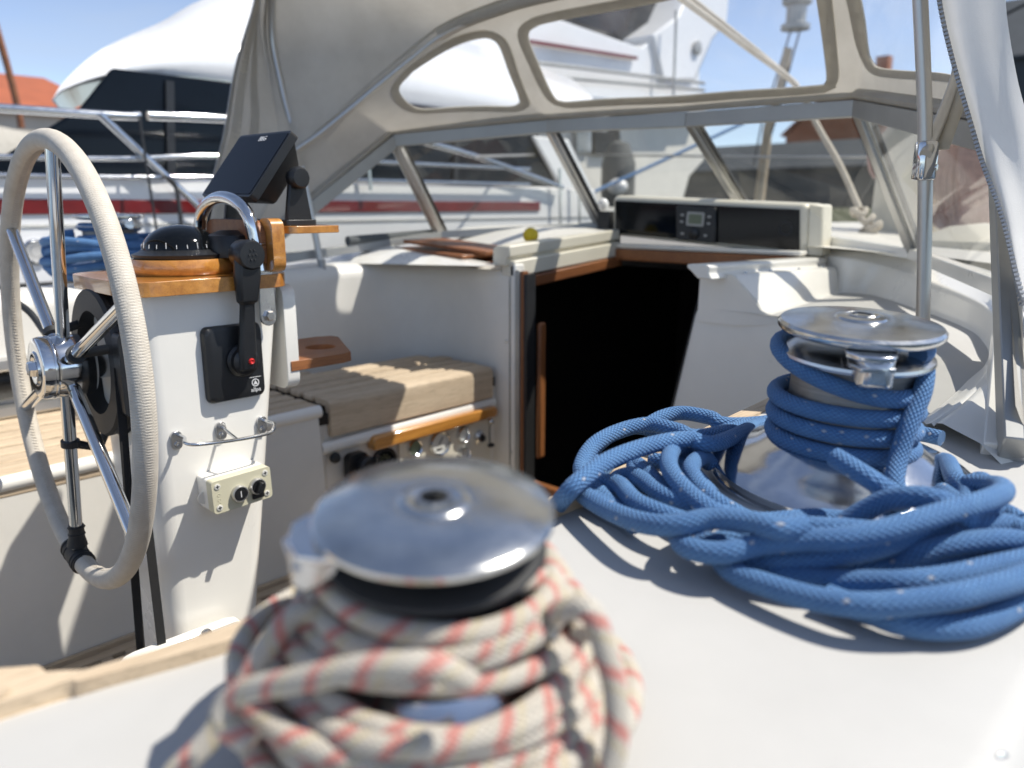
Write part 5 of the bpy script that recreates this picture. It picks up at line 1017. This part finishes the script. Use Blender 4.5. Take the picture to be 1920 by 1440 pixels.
m = MB(); m.tube([(-5.85,6.465,1.481), (-5.85,9.82,1.633)], .022, 8); m.build('rail', 'alugrey', mc); m = MB(); m.tube([(-5.85,6.466,1.359), (-5.85,9.829,1.545)], .022, 8); m.build('rail', 'alugrey', mc)
m = MB(); m.lathe([(.09, 0), (.09, .03), (.06, .04), (0, .04)], 20, frame((-5.93,9.715,2.076), (0, 1, 0), (0, 0, 1))); m.build('round_lamp', 'alugrey', mc)
for px_ in (1193, 1268): pass
m = MB(); m.tube([(-5.8,8.981,2.398), (-5.8,9.005,1.256)], .018, 6); m.build('post', 'alugrey', mc)
slab([(-6.2,4.552,0.826), (-6.2,10.545,1.296), (-6.2,10.552,0.671), (-6.2,10.173,0.431), (-6.2,9.876,-0.25), (-6.2,4.503,-0.165)], -6.2, 2.0, 'house_side', 'gelgrey')
lv = slab([(-6.15,7.469,0.924), (-6.15,7.754,0.943), (-6.15,7.765,0.657), (-6.15,7.477,0.643)], -6.14, .05, 'air_grille', 'alu', bev=.005)
for i in range(6):
    z = (-6.12,7.573,0.917)[2] - .012 - i * .042
    m = MB(); m.box((-6.13, (-6.12,7.452,0.908)[1], z - .014), (-6.11, (-6.12,7.696,0.925)[1], z)); m.build('louvre', 'alugrey', lv)
slab([(-6.14,7.783,0.957), (-6.14,8.303,1.019), (-6.14,8.392,0.634), (-6.14,7.817,0.608)], -6.13, .06, 'door', 'darkglass', bev=.01)
m = MB(); m.lathe([(0, 0), (.16, 0), (.2, .15), (.2, .5), (.12, .72), (0, .76)], 16, Matrix.Translation(V((-5.604,7.6,0.091)) + V((0, 0, -.1)))); tag(m.build('engine_cover', 'tube'), 'dark covered engine seen through the windscreen beyond the pod', 'outboard engine')
m = MB(); m.ball((-5.313,7.2,0.214), .10, 12, (1.2, 1, .9)); tag(m.build('fender', 'paint'), 'white ball fender in front of the dark covered engine', 'fender')
# ---------------------------------------------------------------- own foredeck gear seen through the windscreen and the vinyl windows
def line(pts, r, name, mat, lab, cat, group=None, n=6): m = MB(); m.tube(spl(pts, n), r, 10, uvs=True); return tag(m.build(name, mat), lab, cat, group)
line([(-2.108,3.2,0.949), (-2.085,3.9,0.8), (-2.044,4.4,0.667), (-1.843,4.3,0.413), (-1.67,4.2,0.209), (-1.51,4.1,-0.014)], .016, 'sheet_rope', 'plain', 'thick pale rope running diagonally down to a knot beyond the windscreen', 'rope')
line([(-2.116,3.3,0.969), (-2.077,4,0.794), (-2.121,4.6,0.696)], .012, 'tackle_rope', 'plain', 'upper rope of the diagonal pair seen through the large vinyl window', 'rope')
m = MB(); c0 = V((-1.493,4.1,-0.029))
for i in range(7):
    c = c0 + V((.02 * (i % 3 - 1) + .018 * i, 0, -.034 * i)); m.tube([c + V((.03 * math.cos(R(t)), .03 * math.sin(R(t)), .014 * math.sin(R(2 * t + 50 * i)))) for t in range(0, 360, 30)], .017, 8, closed=True, uvs=True)
m.tube(spl([c0 + V((.1, 0, -.2)), c0 + V((.15, 0, -.28)), c0 + V((.19, .0, -.36))], 5), .012, 8, uvs=True); tag(m.build('rope_knot', 'plain'), 'knotted pale rope end hanging beyond the right front pane', 'rope knot')
M['pink'] = pm('faded_pink_rope', (.5, .33, .30), .85, var=.3, vs=40, bump=.5, bs=200)
def coil(px, py0, py1, Y0, n, lab, w=.09):
    pass
for (pa, pb, n, w, lab) in (((-1.158,4.4,0.338), (-1.1,4.4,-0.112), 7, .10, 'faded pink rope coil hanging beyond the starboard side pane'), ((-1.636,4.9,0.484), (-1.639,4.9,0.158), 5, .09, 'small faded pink rope coil hanging beyond the right mullion')):
    a, b = V(pa), V(pb); m = MB()
    for i in range(n):
        o = (i - n / 2) * .022; ww = w * (1 - .06 * i)
        m.tube(spl([a + V((o * .3, 0, .0)), a.lerp(b, .4) + V((-ww + o, .03, 0)), a.lerp(b, .85) + V((-ww * .8 + o, .02, 0)), b + V((o, 0, -.02 * i)), a.lerp(b, .85) + V((ww * .8 + o, -.02, 0)), a.lerp(b, .4) + V((ww * .7 + o, -.03, 0))], 5, True), .015, 8, closed=True)
    m.tube([a + V((-.07, 0, -.02)), a + V((.07, 0, -.02))], .03, 8); tag(m.build('rope_coil', 'pink'), lab, 'rope coil', 'pink rope coils')
m = MB(); a = V((-1.457,4.6,0.476)); m.lathe([(.0, -1.0), (.17, -1.0), (.2, -.6), (.19, -.1), (.12, .0), (.0, .02)], 20, Matrix.Translation(a + V((.02, .05, .0)))); tag(m.build('sail_bag', 'cream'), 'pale sail bag on the foredeck behind the right mullion', 'bag')
m = MB(); m.lathe([(.24, -.2), (.24, 0), (.22, .06), (.12, .11), (0, .125)], 24, Matrix.Translation(V((-0.784,3.4,-0.186)) + V((0, 0, .0)))); tag(m.build('deck_vent', 'cream'), 'cream dome vent on deck outside the starboard pane', 'deck vent')
m = MB(); m.tube([(-4.292,9,1.767), (-4.357,9,1.312), (-4.469,9,0.905), (-4.515,9,0.094), (-4.519,9,-0.211)], [.05, .05, .055, .06, .06], 10); tag(m.build('mooring_pole', 'teak'), 'slim weathered pole rising behind the centre of the windscreen', 'pole')
ml = thing('mast_lamp', (-4.23,9,1.928), 'round lantern with two wires hanging in the large vinyl window', 'lantern')
m = MB(); b = V((-4.227,9,1.973)); m.lathe([(.0, -.02), (.16, -.02), (.16, .03), (.11, .05), (.11, .22), (.16, .25), (.17, .36), (.10, .42), (.10, .6), (0, .6)], 20, Matrix.Translation(b)); m.build('lamp_body', 'alugrey', ml)
for dx in (-.05, .06): m = MB(); m.tube([b + V((dx, 0, -.02)), b + V((dx * 1.5 - .25, 0, -1.0)), b + V((dx - .35, 0, -1.5))], .012, 6); m.build('wire', 'tube', ml)
line([(-5.077,5.2,-0.217), (-4.729,6.6,0.298), (-4.327,8.2,0.909)], .018, 'mooring_line', 'blue', 'thin pale blue mooring line rising across the centre pane', 'rope')
line([(-3.4, 3.2, .28), (-5.381,6.2,0.515), (-4.293,6.5,0.471), (-2.293,6,0.356), (-.1, 5.0, .28)], .010, 'guard_wire', 'alu', 'thin horizontal guard wire beyond the windscreen panes', 'wire')
line([(-3.022,12,2.314), (-2.577,12,2.493), (-1.749,12,2.824)], .02, 'rigging_wire', 'rubber', 'dark rigging wire crossing the sky at the upper right', 'wire')
line([(-14,3.411,3.353), (-14,3.59,2.151), (-14,3.663,1.516), (-14,3.677,1.169)], .05, 'roller_stay', 'oil', 'rust coloured stay slanting down over the orange roof at the far left', 'stay')
# ---------------------------------------------------------------- water, quay, houses
m = MB(); m.grid([[(x, y, -1.9) for x in (-900, -60, -20, 0, 20, 900)] for y in (-900, -40, 0, 20, 60, 1200)])
wm = pm('harbour_water', (.03, .045, .05), .09, var=.3, vs=.4, bump=.7, bs=2.2, dist=.05); M['water'] = wm
tag(m.build('water', 'water', loc=(0, 0, -1.9)), 'dark green harbour water between the boats', kind='structure')
M['quay'] = pm('grey_quay_stone', (.24, .23, .21), .85, var=.3, vs=3, bump=.5, bs=20); M['grassm'] = pm('dull_grass', (.085, .095, .05), .95, var=.4, vs=2.5, bump=.8, bs=14, dist=.05)
M['tile'] = pm('orange_roof_tiles', (.42, .115, .045), .8, var=.3, vs=1.2, bump=.6, bs=6, dist=.05); M['slate'] = pm('dark_slate_roof', (.045, .055, .065), .7, var=.3, vs=2); M['render'] = pm('pale_render', (.5, .46, .40), .9, var=.15, vs=2); M['brick'] = pm('orange_brick', (.36, .13, .06), .85, var=.3, vs=3)
m = MB(); m.box((-300, 17, -2.6), (200, 24, -1.05)); m.box((-300, 24, -2.6), (200, 400, -1.0)); tag(m.build('quay', 'quay', bevel=.05), 'grey stone quay across the harbour', kind='structure')
m = MB(); m.grid([[(x, y, -1.0 + (.9 * smooth((y - 24.2) / 9)) + .05 * math.sin(x * .7 + y)) for x in range(-60, 61, 2)] for y in range(25, 46, 2)]); tag(m.build('grass_bank', 'grassm'), 'dull green grass bank behind the quay', kind='structure')
m = MB(); m.box((-300, -200, -2.6), (-24, 17, -.95)); tag(m.build('far_quay', 'quay', bevel=.05), 'grey stone quay beyond the motor yacht', kind='structure')
def house(x0, x1, y0, y1, zb, ze, zr, wall, roofm, lab, along='x', win=0, ov=.25, chim=False):
    h = thing('house', ((x0 + x1) / 2, (y0 + y1) / 2, zb), lab, 'house')
    m = MB(); m.box((x0, y0, zb), (x1, y1, ze)); wl = m.build('wall', wall, h)
    cx_, cy_ = (x0 + x1) / 2, (y0 + y1) / 2; m = MB()
    if along == 'x':
        m.prism([(y0 - ov, ze - .02), (cy_, zr), (y1 + ov, ze - .02), (y1 + ov, ze + .12), (cy_, zr + .16), (y0 - ov, ze + .12)], x0 - ov, x1 + ov, frame((0, 0, 0), (0, 1, 0), (0, 0, 1)))
        m2 = MB(); m2.prism([(y0, ze), (y1, ze), (cy_, zr)], x0 + .02, x1 - .02, frame((0, 0, 0), (0, 1, 0), (0, 0, 1)))
    else:
        fr_ = frame((0, 0, 0), (1, 0, 0), (0, 0, 1)) @ Matrix.Diagonal((1, 1, -1, 1))
        m.prism([(x0 - ov, ze - .02), (cx_, zr), (x1 + ov, ze - .02), (x1 + ov, ze + .12), (cx_, zr + .16), (x0 - ov, ze + .12)], y0 - ov, y1 + ov, fr_)
        m2 = MB(); m2.prism([(x0, ze), (x1, ze), (cx_, zr)], y0 + .02, y1 - .02, fr_)
    m2.build('gable', wall, h); rf = m.build('roof', roofm, h)
    if chim: m = MB(); m.box((cx_ - .4, cy_ - .4, zr - .5), (cx_ + .4, cy_ + .4, zr + 1.0)); m.build('chimney', 'brick', rf)
    for i in range(win):
        x = x0 + (i + .5) * (x1 - x0) / win
        m = MB(); m.box((x - .5, y0 - .06, zb + 1.0), (x + .5, y0 - .003, zb + 2.2)); w_ = m.build('window', 'paint', h); m = MB(); m.box((x - .42, y0 - .09, zb + 1.08), (x - .03, y0 - .062, zb + 2.12)); m.box((x + .03, y0 - .09, zb + 1.08), (x + .42, y0 - .062, zb + 2.12)); m.build('pane', 'darkglass', w_)
    return h
house(-52, -40 + 6.5, -40, 12.2, -.95, 3.3, 5.75, 'render', 'tile', 'long house with a bright orange tiled roof at the far left', 'y')
house(-23, -12.5, 37, 44, -.2, 1.7, 3.1, 'slate', 'slate', 'low dark slate roofed boathouse behind the grass bank', 'x', 0)
house(-24.5, -15.5, 52, 60, -.2, 4.6, 8.6, 'brick', 'tile', 'brick house with an orange roof rising behind the dark boathouse', 'y', 3, chim=True)
house(-27.5, -25.2, 46, 49, -.2, 2.6, 3.6, 'brick', 'tile', 'small orange brick hut beside the dark boathouse', 'x')
house(-60, -32, 40, 50, -.2, 4.2, 6.5, 'render', 'slate', 'long pale rendered house left of the brick hut', 'x', 8)
house(-11.2, -2.5, 42, 50, -.2, 6.4, 9.6, 'slate', 'slate', 'tall dark slate house at the right edge of the harbour', 'x', 3)
house(-1.8, 6, 40, 48, -.2, 4.6, 8.2, 'brick', 'tile', 'brick house with an orange roof beside the tall slate house', 'y', 2)
# covered boat and dark clutter on the far quay at the left
bc = thing('covered_boat', (-22, 4.5, -.9), 'grey covered boat ashore below the orange roof', 'boat')
m = MB(); rows = []
for i in range(13):
    t = i / 12; w = 1.5 * math.sin(PI * (.12 + .8 * t)); rows.append([(-26.5 - w * math.cos(R(a)), -1 + 9 * t, .6 + 1.9 * math.sin(R(a)) * (.7 + .3 * math.sin(PI * t))) for a in range(0, 181, 20)])
m.grid(rows); m.build('cover', 'canvas', bc)
m = MB(); rows = []
for i in range(13):
    t = i / 12; w = 1.5 * math.sin(PI * (.12 + .8 * t)); rows.append([(-26.5 + w * x, -1 + 9 * t, z) for x, z in ((-1, .62), (-.8, -.3), (0, -.9), (.8, -.3), (1, .62))])
m.grid(rows); m.build('hull', 'rubber', bc)
